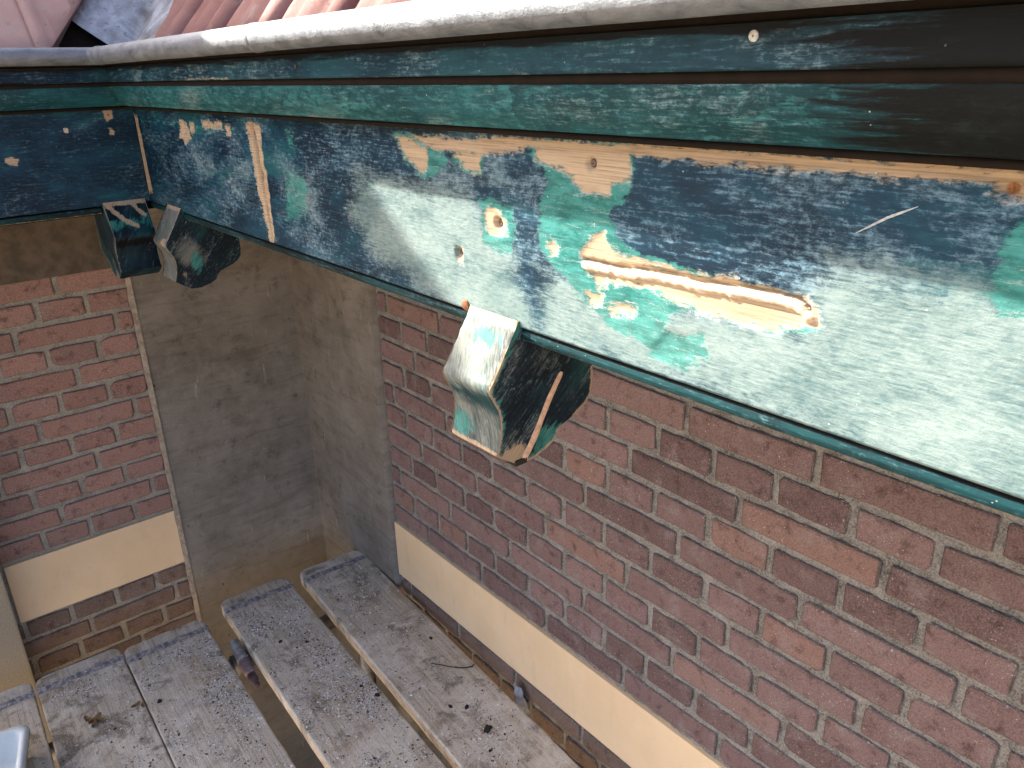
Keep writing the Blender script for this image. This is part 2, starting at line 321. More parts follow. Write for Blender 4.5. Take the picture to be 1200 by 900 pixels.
# ------------------------------------------------------------------ object helpers
def tag(o, label=None, cat=None, group=None, kind=None):
    if label: o['label'] = label
    if cat: o['category'] = cat
    if group: o['group'] = group
    if kind: o['kind'] = kind
    return o
def thing(name, label, cat, base, group=None):
    o = bpy.data.objects.new(name, None); COL.objects.link(o)
    o.location = (base[0], base[1], base[2]+H); o.empty_display_size = 0.05
    return tag(o, label, cat, group)
class MB:
    def __init__(s): s.v = []; s.f = []; s.mi = []
    def add(s, vs_, fs, mi=0):
        k = len(s.v); s.v += [tuple(p) for p in vs_]; s.f += [tuple(i+k for i in f) for f in fs]; s.mi += [mi]*len(fs); return s
    def box(s, a, b, mi=0):
        (x0, y0, z0), (x1, y1, z1) = a, b
        return s.add([(x0,y0,z0),(x1,y0,z0),(x1,y1,z0),(x0,y1,z0),(x0,y0,z1),(x1,y0,z1),(x1,y1,z1),(x0,y1,z1)],
              [(0,3,2,1),(4,5,6,7),(0,1,5,4),(1,2,6,5),(2,3,7,6),(3,0,4,7)], mi)
    def tube(s, pts, r, n=12, caps=True, mi=0):
        pts = [Vector(p) for p in pts]; rs = r if isinstance(r, (list, tuple)) else [r]*len(pts); k = len(s.v)
        for i, p in enumerate(pts):
            t = (pts[min(i+1, len(pts)-1)]-pts[max(i-1, 0)]).normalized()
            a = t.cross(Vector((0, 0, 1)) if abs(t.z) < 0.9 else Vector((1, 0, 0))).normalized(); b = t.cross(a)
            for j in range(n):
                w = 2*math.pi*j/n; s.v.append(tuple(p+rs[i]*(math.cos(w)*a+math.sin(w)*b)))
        for i in range(len(pts)-1):
            for j in range(n):
                s.f.append((k+i*n+j, k+i*n+(j+1) % n, k+(i+1)*n+(j+1) % n, k+(i+1)*n+j)); s.mi.append(mi)
        if caps:
            s.f.append(tuple(k+j for j in reversed(range(n)))); s.f.append(tuple(k+(len(pts)-1)*n+j for j in range(n))); s.mi += [mi, mi]
        return s
    def build(s, name, mats, parent=None, smooth=False, origin=None, bevel=0.0):
        """vertices are in world space minus eye height; the mesh is stored relative to its parent or its origin"""
        if parent is not None: ox, oy, oz = parent.location.x, parent.location.y, parent.location.z-H
        elif origin is not None: ox, oy, oz = origin
        else: ox = oy = oz = 0
        me = bpy.data.meshes.new(name); me.from_pydata([(x-ox, y-oy, z-oz) for x, y, z in s.v], [], s.f)
        for mt in (mats if isinstance(mats, (list, tuple)) else [mats]): me.materials.append(mt)
        if any(s.mi): me.polygons.foreach_set('material_index', s.mi)
        bm = bmesh.new(); bm.from_mesh(me); bmesh.ops.recalc_face_normals(bm, faces=bm.faces)
        if bevel: bmesh.ops.bevel(bm, geom=list(bm.edges), offset=bevel, segments=2, affect='EDGES', profile=0.6)
        bm.to_mesh(me); bm.free()
        if smooth: me.polygons.foreach_set('use_smooth', [True]*len(me.polygons))
        o = bpy.data.objects.new(name, me); COL.objects.link(o)
        if parent is not None: o.parent = parent
        else: o.location = (ox, oy, oz+H)
        return o

def sd_poly(P, poly):
    """signed distance, positive inside; P (N,2)"""
    poly = np.array(poly); n = len(poly); d = np.full(len(P), 1e9); ins = np.zeros(len(P), bool)
    for i in range(n):
        a = poly[i]; b = poly[(i+1) % n]; e = b-a; w = P-a
        t = np.clip((w@e)/max(e@e, 1e-12), 0, 1); q = w-t[:, None]*e
        d = np.minimum(d, (q**2).sum(1))
        c = ((a[1] > P[:, 1]) != (b[1] > P[:, 1]))
        with np.errstate(divide='ignore', invalid='ignore'):
            xi = e[0]*(P[:, 1]-a[1])/(e[1] if abs(e[1]) > 1e-12 else 1e-12)+a[0]
        ins ^= c & (P[:, 0] < xi)
    return np.where(ins, 1, -1)*np.sqrt(d)
def d_line(P, line):
    d = np.full(len(P), 1e9); line = np.array(line)
    for a, b in zip(line[:-1], line[1:]):
        e = b-a; w = P-a; t = np.clip((w@e)/(e@e), 0, 1); d = np.minimum(d, ((w-t[:, None]*e)**2).sum(1))
    return np.sqrt(d)
def field(P, polys, w=0.009):
    f = np.zeros(len(P))
    for q in polys: f = np.maximum(f, np.clip(0.5+sd_poly(P, q)/(2*w), 0, 1))
    return f
def lfield(P, line, r, w=0.004): return np.clip(0.5+(r-d_line(P, line))/(2*w), 0, 1)
def set_attr(me, name, arr):
    a = me.attributes.new(name, 'FLOAT', 'POINT'); a.data.foreach_set('value', np.asarray(arr, np.float32))
def set_gc(me, arr):
    a = me.attributes.new('gc', 'FLOAT_VECTOR', 'POINT'); a.data.foreach_set('vector', np.asarray(arr, np.float32).ravel())

OFF = 1.332          # the eaves of the short wing run at y = offset + OFF
def resample(prof, step):
    out = [prof[0]]
    for a, b in zip(prof[:-1], prof[1:]):
        n = max(1, int(round(math.dist(a, b)/step)))
        out += [(a[0]+(b[0]-a[0])*i/n, a[1]+(b[1]-a[1])*i/n) for i in range(1, n+1)]
    return out
def run_mesh(name, prof, wing, start, mat, parent, step_a, step_p, masks=None, end=None, relief=None, smooth=True, close_back=True):
    """extrude a cross-section (offset, height) along one wing up to the mitre at the inner corner; paint masks live on the vertices"""
    pr = np.array(resample(prof, step_p)); npf = len(pr)
    s = np.concatenate([[0], np.cumsum(np.hypot(*np.diff(pr, axis=0).T))])
    top = (OFF if wing == 'long' else 0.0)
    e_max = pr[:, 0].mean()+top if end is None else end
    na = int((e_max-start)/step_a)+1
    t = np.linspace(0, 1, na)
    ends = pr[:, 0]+top if end is None else np.full(npf, end)
    A = start+t[:, None]*(ends-start)[None, :]            # along
    O = np.repeat(pr[None, :, 0], na, 0); Z = np.repeat(pr[None, :, 1], na, 0); S = np.repeat(s[None, :], na, 0)
    P = np.stack([A.ravel(), Z.ravel()], 1)
    if relief is not None: O = O+relief(P).reshape(O.shape)
    X, Y = (O, A) if wing == 'long' else (A, O+OFF)
    V = np.stack([X.ravel()-parent.location.x, Y.ravel()-parent.location.y, Z.ravel()+H-parent.location.z], 1)
    idx = np.arange(na*npf).reshape(na, npf)
    Q = np.stack([idx[:-1, :-1], idx[1:, :-1], idx[1:, 1:], idx[:-1, 1:]], -1).reshape(-1, 4)
    if wing == 'long': Q = Q[:, ::-1]
    me = bpy.data.meshes.new(name); me.from_pydata(V.tolist(), [], Q.tolist()); me.materials.append(mat)
    gc = np.stack([A.ravel()+(0 if wing == 'long' else 17.3), S.ravel()+prof[0][1]*3.1, 0*S.ravel()], 1)
    set_gc(me, gc)
    if masks:
        for k, fn in masks.items(): set_attr(me, k, fn(P))
    bm = bmesh.new(); bm.from_mesh(me)
    bmesh.ops.recalc_face_normals(bm, faces=bm.faces)
    # make sure the skin looks outwards (towards smaller offset)
    k = sum((f.normal.x if wing == 'long' else f.normal.y)*f.calc_area() for f in bm.faces)
    if k > 0: bmesh.ops.reverse_faces(bm, faces=bm.faces)
    bm.to_mesh(me); bm.free()
    if smooth: me.polygons.foreach_set('use_smooth', [True]*len(me.polygons))
    o = bpy.data.objects.new(name, me); COL.objects.link(o); o.parent = parent
    return o

PATCH = {
'wood':[
  [(0.7631,-0.0657),(0.6836,-0.0656),(0.6096,-0.0635),(0.5763,-0.0637),(0.5786,-0.0713),(0.6278,-0.0757),(0.6462,-0.0773),(0.6896,-0.077),(0.7154,-0.0785),(0.7416,-0.0726)] ,
  [(0.7987,-0.0693),(0.7835,-0.0671),(0.7584,-0.0734),(0.737,-0.0797),(0.7404,-0.0991),(0.7509,-0.1029),(0.7672,-0.0965),(0.7862,-0.0855)] ,
  [(0.6899,-0.0798),(0.6649,-0.0756),(0.6415,-0.077),(0.6451,-0.0949),(0.6593,-0.096),(0.6758,-0.0902)] ,
  [(0.5604,-0.0629),(0.4949,-0.0604),(0.4451,-0.0633),(0.4458,-0.0832),(0.4661,-0.0894),(0.4658,-0.1009),(0.4944,-0.1013),(0.5303,-0.0826),(0.5608,-0.0773)] ,
  [(0.4465,-0.0577),(0.3926,-0.0575),(0.3195,-0.0592),(0.2585,-0.0591),(0.2069,-0.0581),(0.1629,-0.0564),(0.1619,-0.0616),(0.2058,-0.0647),(0.241,-0.066),(0.2993,-0.0657),(0.3536,-0.0672),(0.392,-0.0661),(0.4255,-0.0669)] ,
  [(0.1757,-0.0669),(0.1618,-0.0621),(0.1599,-0.0718),(0.169,-0.0727),(0.1763,-0.0706)] ,
  [(0.5008,-0.1604),(0.4904,-0.1399),(0.474,-0.1318),(0.4666,-0.1439),(0.4467,-0.1488),(0.4122,-0.1511),(0.3697,-0.1506),(0.3238,-0.1495),(0.299,-0.1523),(0.2824,-0.1521),(0.2706,-0.1587),(0.2695,-0.1675),(0.2799,-0.1724),(0.3206,-0.1811),(0.3434,-0.1802),(0.3717,-0.1782),(0.402,-0.1745),(0.4296,-0.1705),(0.4587,-0.1729),(0.4845,-0.1738)] ,
  [(0.5464,-0.153),(0.5404,-0.1482),(0.5315,-0.1534),(0.5327,-0.1615),(0.5405,-0.1628)] ,
  [(0.4863,-0.1708),(0.4673,-0.1687),(0.4688,-0.1771),(0.4809,-0.1788)] ,
  [(0.4648,-0.1962),(0.4448,-0.1908),(0.4318,-0.1918),(0.4348,-0.1969),(0.4612,-0.2011)] ,
  [(0.4146,-0.2204),(0.3972,-0.2038),(0.3798,-0.202),(0.3704,-0.2141),(0.3867,-0.2282),(0.4079,-0.2288)] ,
  [(0.4932,-0.1889),(0.472,-0.1848),(0.4752,-0.1984),(0.4895,-0.1987)] ,
  [(1.5323,-0.0703),(1.5041,-0.0742),(1.4862,-0.1023),(1.5156,-0.1101),(1.5488,-0.1003)] ,
  [(1.4815,-0.0736),(1.4607,-0.0753),(1.468,-0.0896),(1.4858,-0.0903)] ,
  [(1.4234,-0.0709),(1.3251,-0.0696),(1.3315,-0.0786),(1.421,-0.08)] ,
  [(1.3151,-0.0749),(1.2968,-0.0743),(1.2986,-0.0873),(1.3146,-0.0879)] ,
  [(0.6405,-0.1321),(0.6286,-0.1274),(0.6131,-0.1346),(0.6046,-0.1419),(0.6086,-0.1521),(0.621,-0.1552),(0.6346,-0.1513),(0.6411,-0.1421)] ,
  [(0.501,-0.0688),(0.4847,-0.0678),(0.4796,-0.0766),(0.4783,-0.0904),(0.4842,-0.0928),(0.4878,-0.0842),(0.4998,-0.0816)] ,
  [(0.6946,-0.1776),(0.6832,-0.1774),(0.682,-0.1941),(0.6922,-0.1911)] ,
  [(1.8349,-0.067),(1.7953,-0.0711),(1.7892,-0.2221),(1.844,-0.2326)] ,
  [(1.2299,-0.0679),(1.1785,-0.0675),(1.1818,-0.121),(1.1756,-0.1392),(1.1789,-0.2332),(1.1966,-0.2383),(1.2168,-0.1747),(1.2213,-0.1236)] ,
  [(1.1133,-0.1443),(1.0913,-0.1345),(1.0866,-0.1659),(1.119,-0.2106),(1.1421,-0.205)] ,
],
'teal':[
  [(0.6469,-0.1215),(0.6258,-0.1188),(0.5952,-0.1257),(0.5925,-0.1458),(0.5992,-0.1705),(0.6173,-0.1727),(0.6426,-0.1655),(0.6486,-0.1474)] ,
  [(0.5577,-0.1177),(0.5359,-0.083),(0.5049,-0.0987),(0.4657,-0.1044),(0.463,-0.0868),(0.4457,-0.0843),(0.4527,-0.1065),(0.4654,-0.1137),(0.4584,-0.1306),(0.4434,-0.1428),(0.4067,-0.1441),(0.3726,-0.1476),(0.3334,-0.1515),(0.291,-0.1538),(0.2725,-0.1621),(0.271,-0.174),(0.3061,-0.1823),(0.3307,-0.1792),(0.3622,-0.1771),(0.3981,-0.1895),(0.403,-0.2076),(0.4241,-0.2202),(0.4573,-0.2179),(0.4931,-0.1995),(0.5193,-0.1832),(0.5466,-0.1691),(0.5583,-0.1467)] ,
  [(0.4245,-0.2127),(0.4033,-0.2027),(0.3631,-0.2004),(0.3566,-0.2129),(0.3806,-0.2314),(0.4173,-0.2287)] ,
  [(0.1682,-0.1242),(0.1665,-0.0995),(0.1573,-0.0851),(0.1425,-0.0779),(0.1302,-0.1383),(0.1604,-0.1367)] ,
  [(1.7761,-0.0717),(1.5791,-0.0691),(1.3001,-0.068),(1.2334,-0.0742),(1.2731,-0.0883),(1.4414,-0.0933),(1.6567,-0.0867),(1.7856,-0.0856)] ,
  [(1.1082,-0.1279),(1.0598,-0.1205),(1.0337,-0.1375),(1.0512,-0.1859),(1.0928,-0.2031),(1.1344,-0.2126),(1.1338,-0.1789)] ,
  [(1.0982,-0.0656),(1.0535,-0.0678),(1.0622,-0.0979),(1.09,-0.0995)] ,
  [(0.8041,-0.065),(0.7193,-0.0658),(0.6958,-0.0887),(0.7405,-0.1096),(0.779,-0.0973)] ,
  [(0.6947,-0.0773),(0.6369,-0.0767),(0.6406,-0.0973),(0.6668,-0.0994),(0.6909,-0.0912)] ,
  [(0.5723,-0.063),(0.545,-0.0592),(0.4406,-0.0609),(0.4425,-0.0874),(0.4607,-0.1074),(0.5157,-0.1058),(0.5609,-0.0823)] ,
  [(1.4768,-0.1357),(1.3484,-0.123),(1.3587,-0.1466),(1.4422,-0.1528)] ,
  [(1.3406,-0.1636),(1.2502,-0.1472),(1.2836,-0.204),(1.3307,-0.1998)] ,
],
'dust_sun':[
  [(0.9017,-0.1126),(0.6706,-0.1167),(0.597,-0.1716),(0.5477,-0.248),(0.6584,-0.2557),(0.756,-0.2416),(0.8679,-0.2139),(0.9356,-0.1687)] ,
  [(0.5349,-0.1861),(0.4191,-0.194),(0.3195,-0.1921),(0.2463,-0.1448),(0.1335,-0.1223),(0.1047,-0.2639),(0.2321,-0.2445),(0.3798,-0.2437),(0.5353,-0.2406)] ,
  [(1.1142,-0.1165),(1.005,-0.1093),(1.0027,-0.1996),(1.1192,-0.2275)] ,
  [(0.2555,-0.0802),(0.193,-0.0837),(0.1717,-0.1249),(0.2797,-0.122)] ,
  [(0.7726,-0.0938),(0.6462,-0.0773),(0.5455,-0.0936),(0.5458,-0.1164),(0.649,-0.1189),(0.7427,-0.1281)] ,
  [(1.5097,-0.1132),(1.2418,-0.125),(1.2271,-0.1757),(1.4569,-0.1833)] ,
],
'gro':[
  [(0.4975,-0.1645),(0.459,-0.1648),(0.4117,-0.1608),(0.3689,-0.1612),(0.3303,-0.1584),(0.3019,-0.1572),(0.2842,-0.1585),(0.277,-0.1643)] ,
],
'seam':[
  [(1.211,-0.0697),(1.2052,-0.0977),(1.2016,-0.1412),(1.1946,-0.1854),(1.1903,-0.2387)] ,
],
'holes':[
  [(0.6199,-0.1426),(0.4913,-0.0765),(0.6883,-0.1821),(1.2156,-0.0821),(1.1988,-0.1422),(0.1682,-0.068),(1.5186,-0.0873)] ,
],
'scr':[
  [(0.2506,-0.1027),(0.2319,-0.0908),(0.2146,-0.0822)] ,
],
}

# ------------------------------------------------------------------ ground
g = MB(); g.add([(-300, -300, -H), (300, -300, -H), (300, 300, -H), (-300, 300, -H)], [(0, 1, 2, 3)])
tag(g.build('ground', GROUND), kind='structure')

# ------------------------------------------------------------------ brick walls
XR, YB = 1.0, 2.331
CH = 0.0645; ZC = -1.24; ZC2 = -1.432
def brick_mesh(L, h, seed, mat, depth=0.05):
    r = random.Random(seed); v = []; f = []
    jx = lambda a: r.uniform(-a, a)
    c = [0.0015+r.uniform(0, 0.0035)+(0.007 if r.random() < 0.10 else 0) for _ in range(4)]
    base = [(-L/2+c[0], -h/2), (jx(L/5), -h/2), (L/2-c[1], -h/2), (L/2, -h/2+c[1]), (L/2, h/2-c[2]), (L/2-c[2], h/2), (jx(L/5), h/2), (-L/2+c[3], h/2), (-L/2, h/2-c[3]), (-L/2, -h/2+c[0])]
    base = [(x+jx(0.0018), y+jx(0.0024)) for x, y in base]
    n = len(base); q = 0.005
    for x, y in base: v.append((x*(1-2*q/L), y*(1-2*q/h), jx(0.0006)))
    for x, y in base: v.append((x, y, -0.0022+jx(0.0012)))
    for x, y in base: v.append((x, y, -depth))
    f.append(tuple(range(n)))
    for q in (0, n):
        for i in range(n): f.append((q+i, q+n+i, q+n+(i+1) % n, q+(i+1) % n))
    me = bpy.data.meshes.new('brick'); me.from_pydata(v, [], f); me.materials.append(mat)
    set_attr(me, 'edge', [0.0]*n+[1.0]*(2*n))
    return me
JT = 0.0132
_bm = {}
def brick_data(L, mat):
    key = (round(L, 3), mat.name)
    if key not in _bm: _bm[key] = [brick_mesh(L, CH-JT, hash(key[0]*1000+i) & 0xffff, mat) for i in range(4)]
    return random.choice(_bm[key])
def lay(parent, wall, a0, a1, zc, mat):
    """one brick between two joint centres a0<a1 along the wall, its bed centre at zc"""
    L = a1-a0-JT
    if L < 0.012: return
    o = bpy.data.objects.new('brick', brick_data(L, mat)); COL.objects.link(o); o.parent = parent
    a = (a0+a1)/2; pr = random.uniform(-0.0015, 0.0015)
    if wall == 'long': M3 = Matrix(((0, 0, -1), (-1, 0, 0), (0, 1, 0))); p = Vector((XR-pr, a, zc))
    else: M3 = Matrix(((1, 0, 0), (0, 0, -1), (0, 1, 0))); p = Vector((a, YB-pr, zc))
    rot = M3 @ Matrix.Rotation(random.uniform(-0.010, 0.010), 3, 'Z') @ Matrix.Rotation(random.uniform(-0.012, 0.012), 3, 'X')
    mw = rot.to_4x4(); mw.translation = p-Vector((parent.location.x, parent.location.y, parent.location.z-H))
    o.matrix_local = mw
def mortar_sheet(parent, wall, a0, a1, z0, z1, mat, back=0.20, rec=0.0056, step=0.005, noise_amp=0.0032):
    na = int((a1-a0)/step); nz = int((z1-z0)/step); vs_ = []; fs = []
    for i in range(na+1):
        for j in range(nz+1):
            a = a0+(a1-a0)*i/na; z = z0+(z1-z0)*j/nz
            d = rec+noise_amp*(mnoise.noise((a*45, z*45, 3.3))+0.6*mnoise.noise((a*130, z*130, 1.7)))
            vs_.append((XR+d, a, z) if wall == 'long' else (a, YB+d, z))
    for i in range(na):
        for j in range(nz):
            q = i*(nz+1)+j; fs.append((q, q+1, q+nz+2, q+nz+1))
    mb = MB(); mb.add(vs_, fs)
    e = rec+0.012
    if wall == 'long': mb.box((XR+e, a0, -H), (XR+back, a1, z1))
    else: mb.box((a0, YB+e, -H), (a1, YB+back, z1))
    return mb.build('mortar', mat, parent, smooth=True)

# the long wall, running from behind the viewer to the cement corner
wl_ = thing('brick_wall', 'long mauve brick wall with cream band beneath the sunlit sanded fascia', 'wall', (XR, 0.6, -H))
Y0 = -0.42; Y1 = 1.815
mortar_sheet(wl_, 'long', Y0, Y1, -1.72, -0.245, MORT_R)
def courses_long(k, mat):
    zc = ZC+CH*(k-0.5) if k > 0 else ZC2+CH*(k+0.5)
    if k % 2 == 0: st, ph = 0.1235, 0.342
    else: st, ph = 0.247, (0.28 if k % 4 == 3 else 0.404)
    n0 = math.ceil((Y0-ph)/st); js = [Y0]+[ph+st*n for n in range(n0, 30) if Y0+0.03 < ph+st*n < Y1-0.025]+[Y1]
    js = [js[0]]+[j+random.uniform(-0.004, 0.004) for j in js[1:-1]]+[js[-1]]
    for a, b in zip(js[:-1], js[1:]): lay(wl_, 'long', a, b, zc+random.uniform(-.0012, .0012), mat)
for k in range(1, 16): courses_long(k, B_MAUVE)
for k in (-1, -2, -3): courses_long(k, B_BROWN)
band = MB(); band.box((XR-0.004, Y0, ZC2+0.004), (XR+0.012, Y1, ZC-0.004)); band.build('stone_band', CREAM, wl_, bevel=0.002)

# the short wall facing the viewer
ws = thing('brick_wall', 'short red brick wall with cream band left of the brown cement corner', 'wall', (0.3, YB, -H))
X0 = -0.42; X1 = 0.522
mortar_sheet(ws, 'short', X0, X1, -1.72, -0.47, MORT_L)
def courses_short(k, mat):
    zc = ZC+CH*(k-0.5) if k > 0 else ZC2+CH*(k+0.5)
    if k % 2: st, ph = 0.1215, 0.170+(0 if k > 0 else 0.015)
    else: st, ph = 0.243, (0.230 if k % 4 == 2 else 0.109)
    n0 = math.ceil((X0-ph)/st); js = [X0]+[ph+st*n for n in range(n0, 12) if X0+0.03 < ph+st*n < X1-0.02]+[X1+.004]
    js = [js[0]]+[j+random.uniform(-0.004, 0.004) for j in js[1:-1]]+[js[-1]]
    for a, b in zip(js[:-1], js[1:]): lay(ws, 'short', a, b, zc+random.uniform(-.0012, .0012), mat)
for k in range(1, 13): courses_short(k, B_RED)
for k in (-1, -2, -3, -4): courses_short(k, B_BROWN)
band = MB(); band.box((0.058, YB-0.004, ZC2+0.002), (X1, YB+0.012, ZC-0.004)); band.build('stone_band', CREAM, ws, bevel=0.002)
pb = MB(); pb.box((X0, YB-0.006, -0.475), (X1-0.002, YB+0.2, -0.245)); pb.build('plaster_band', simple('dark_brown_plaster', (0.125, 0.098, 0.070), 0.95, scale=26, bump=0.003, second=(0.075, 0.057, 0.040)), ws)

# cement-rendered inner corner
ce = thing('cement_corner', 'bare brown cement render wrapping the inner corner between the two brick walls', 'wall', (XR-0.2, YB, -H))
def cement(wall, name):
    a0, a1 = (1.82, YB-0.012) if wall == 'long' else (0.528, XR-0.012)
    na, nz = 60, 150; vs_ = []; fs = []; z0, z1 = -H, -0.245
    for i in range(na+1):
        for j in range(nz+1):
            a = a0+(a1-a0)*i/na; z = z0+(z1-z0)*j/nz
            if i == 0: a += 0.003*mnoise.noise((z*22, 1.0, 5.0))+0.0015*mnoise.noise((z*90, 1.0, 5.0))
            d = 0.014+0.003*mnoise.noise((a*7, z*5, 9.0))+0.0012*mnoise.noise((a*40, z*40, 2.0))
            vs_.append((XR-d, a, z) if wall == 'long' else (a, YB-d, z))
    for i in range(na):
        for j in range(nz):
            q = i*(nz+1)+j; fs.append((q, q+1, q+nz+2, q+nz+1))
    k = len(vs_)                                    # return edge down to the brick
    for j in range(nz+1):
        x, y, z = vs_[j]; vs_.append((XR+0.03, y, z) if wall == 'long' else (x, YB+0.03, z))
    for j in range(nz): fs.append((j, j+1, k+j+1, k+j))
    mb = MB(); mb.add(vs_, fs)
    if wall == 'long': mb.box((XR+0.02, a0+.004, -H), (XR+0.2, YB+0.2, -0.245))
    else: mb.box((a0+.004, YB+0.02, -H), (XR+0.02, YB+0.2, -0.245))
    return mb.build(name, CEMENT, ce, smooth=True)
cement('long', 'render_face'); cement('short', 'render_face')
fi = MB(); pts = []                                  # pale mortar fillet along the left edge of the render
n = 90
for j in range(n+1):
    z = -1.9+(1.9-0.47)*j/n; w = 0.010+0.0035*mnoise.noise((z*20, 3, 3)); 
    pts += [(0.5265-w, YB-0.004, z), (0.5285, YB-0.0185+0.002*mnoise.noise((z*33, 1, 1)), z), (0.5295, YB-0.010, z)]
fi.add(pts, [(3*j+a, 3*j+a+1, 3*j+a+4, 3*j+a+3) for j in range(n) for a in (0, 1)]); fi.build('mortar_fillet', FILLET, ce)

# stone pier at the end of the short wall
pier = MB(); pier.box((-0.30, YB-0.10, -H), (0.048, YB+0.15, -0.262))
tag(pier.build('stone_pier', STONE, origin=(-0.12, YB, -H), bevel=0.006), 'plain beige stone pier beside the short red brick wall', 'pier')

# ------------------------------------------------------------------ wooden eaves
def holes_relief(P, holes, r=0.005, depth=0.005):
    d = np.zeros(len(P))
    for h in holes:
        q = np.hypot(P[:, 0]-h[0], P[:, 1]-h[1]); d += depth*np.clip(1.3-q/r, 0, 1)
    return d
def n2(P, sx, sz, seed):
    return np.array([mnoise.noise((a*sx, z*sz, seed)) for a, z in P])

co = thing('wooden_eaves', 'long sanded blue and teal wooden eaves with sunlit fascia above the mauve wall', 'eaves', (0.70, 0.7, -0.26))
cs = thing('wooden_eaves', 'short dark navy wooden eaves meeting the long eaves at the inner corner', 'eaves', (0.0, 2.05, -0.26))
gro = PATCH['gro'][0]; seam = PATCH['seam'][0]; holes = PATCH['holes'][0]
_wc = {}
def warp(P):
    if len(P) not in _wc:
        o = np.array([(mnoise.noise((a*55, z*75, 1.0))*0.0045+mnoise.noise((a*190, z*260, 2.0))*0.0022, mnoise.noise((a*45, z*75, 3.0))*0.0032+mnoise.noise((a*150, z*260, 4.0))*0.0014) for a, z in P])
        _wc[len(P)] = o
    return P+_wc[len(P)]
gro_up = [(a, z+0.0052) for a, z in gro]
def relief_long(P):
    jag = n2(P, 160, 160, 1.0)*0.0012
    d = 0.0055*np.clip((0.0022+jag-d_line(P, gro_up))/0.0020, 0, 1)-0.0030*np.clip((0.0040+jag*2.6+n2(P, 38, 38, 6.0)*0.0016-d_line(P, gro))/0.0026, 0, 1)
    wid = np.interp(P[:, 1], [-0.24, -0.15, -0.07], [0.003, 0.005, 0.009])
    d += 0.011*np.clip((wid+jag*2-d_line(P, seam))/0.005, 0, 1)
    d += holes_relief(P, holes[:3], 0.0055, 0.007)+holes_relief(P, holes[3:], 0.008, 0.007)
    w = field(warp(P), PATCH['wood'], 0.003); t = field(warp(P), PATCH['teal'], 0.003)
    return d+0.0013*w+0.0004*t
F_TOP, F_BOT = -0.056, -0.243
wood_l = [q for i, q in enumerate(PATCH['wood'][:-1]) if i != 10]; teal_l = PATCH['teal'][:-2]; teal_soft = PATCH['teal'][4:7]
fm = {'wood': lambda P: np.maximum.reduce([field(warp(P), wood_l), lfield(warp(P), seam, 0.009, 0.006), lfield(P, [(-0.5, -0.0605), (0.62, -0.0635)], 0.004)*0.85,
                     lfield(P, PATCH['scr'][0], 0.0004, 0.002)*0]),
      'teal': lambda P: np.maximum(field(warp(P), teal_l[:4]+teal_l[7:], 0.011), 0.62*field(warp(P), teal_soft, 0.016)),
      'dust_sun': lambda P: np.maximum(field(P, [PATCH['dust_sun'][0], [(0.56, -0.178), (0.42, -0.186), (0.285, -0.176), (0.262, -0.124), (0.10, -0.116), (0.08, -0.27), (0.2321, -0.255), (0.38, -0.25), (0.56, -0.25)]], 0.035), 0.55*field(P, [PATCH['dust_sun'][2]]+PATCH['dust_sun'][4:], 0.05)),  # sanding dust plus painted sunlight: the big patches follow the sunlit band
      'fill': lambda P: lfield(warp(P)*0.6+P*0.4, gro, 0.0031, 0.003),
      'knot_shade': lambda P: np.maximum.reduce([lfield(warp(P), gro_up[:-1], 0.0006, 0.0022)*0.9, lfield(warp(P), [(a-0.0045, b) for a, b in seam], 0.0006, 0.0016)]+[np.clip(1.1-np.hypot(P[:, 0]-h[0], P[:, 1]-h[1])/0.009, 0, 1)*0.75 for h in holes])}  # lines paint shade in groove lip and seam crack; spots brown the holes
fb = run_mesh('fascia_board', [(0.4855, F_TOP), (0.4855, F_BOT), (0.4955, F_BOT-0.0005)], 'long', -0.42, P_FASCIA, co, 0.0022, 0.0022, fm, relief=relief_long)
SCREW = simple('rusty_screw', (0.16, 0.11, 0.08), 0.5, 0.6, scale=400)
NAILW = simple('paint_splashed_nail', (0.55, 0.55, 0.50), 0.7, scale=300)
def head(par, o, a, z, r, mat, name, depth=0.002):
    mb = MB(); n = 14; V = []
    for k, (rr, d) in enumerate(((r, depth), (r, 0.0), (r*0.75, -0.0006), (r*0.22, -0.0006), (r*0.16, 0.0009))):
        for j in range(n): w = 2*math.pi*j/n; V.append((o+d, a+rr*math.cos(w), z+rr*math.sin(w)))
    mb.add(V, [(q*n+j, q*n+(j+1) % n, (q+1)*n+(j+1) % n, (q+1)*n+j) for q in range(4) for j in range(n)]+[tuple(4*n+j for j in range(n))])
    ob = mb.build(name, mat, co, smooth=False); ob.parent = par; return ob
sp = PATCH['scr'][0]; V = []; n_ = 24                 # pale gouged scratch
for i in range(n_+1):
    t = i/n_*2; k = min(1, int(t)); f = t-k; a = sp[k][0]+(sp[k+1][0]-sp[k][0])*f; z = sp[k][1]+(sp[k+1][1]-sp[k][1])*f
    w = 0.00075*math.sin(math.pi*min(0.97, max(0.06, i/n_)))**0.6*(1+0.35*mnoise.noise((i*0.9, 1, 1)))
    V += [(0.4851, a-w*0.5, z-w), (0.4851, a+w*0.5, z+w)]
mb = MB(); mb.add(V, [(2*i, 2*i+1, 2*i+3, 2*i+2) for i in range(n_)]); mb.build('scratch', simple('scratch_pale', (0.34, 0.37, 0.37), 0.8, scale=300), co).parent = fb
for (a, z) in holes[:2]: head(fb, 0.4905, a, z, 0.0034, SCREW, 'screw_head')
bw = [[(0.2382,-0.1385),(0.2493,-0.1331),(0.2624,-0.139),(0.2571,-0.1496),(0.2434,-0.1468)],[(0.4281,-0.0588),(0.4446,-0.0564),(0.4446,-0.0727),(0.4318,-0.0802)],[(0.4343,-0.0918),(0.4417,-0.0956),(0.4413,-0.1055),(0.4333,-0.105)]]
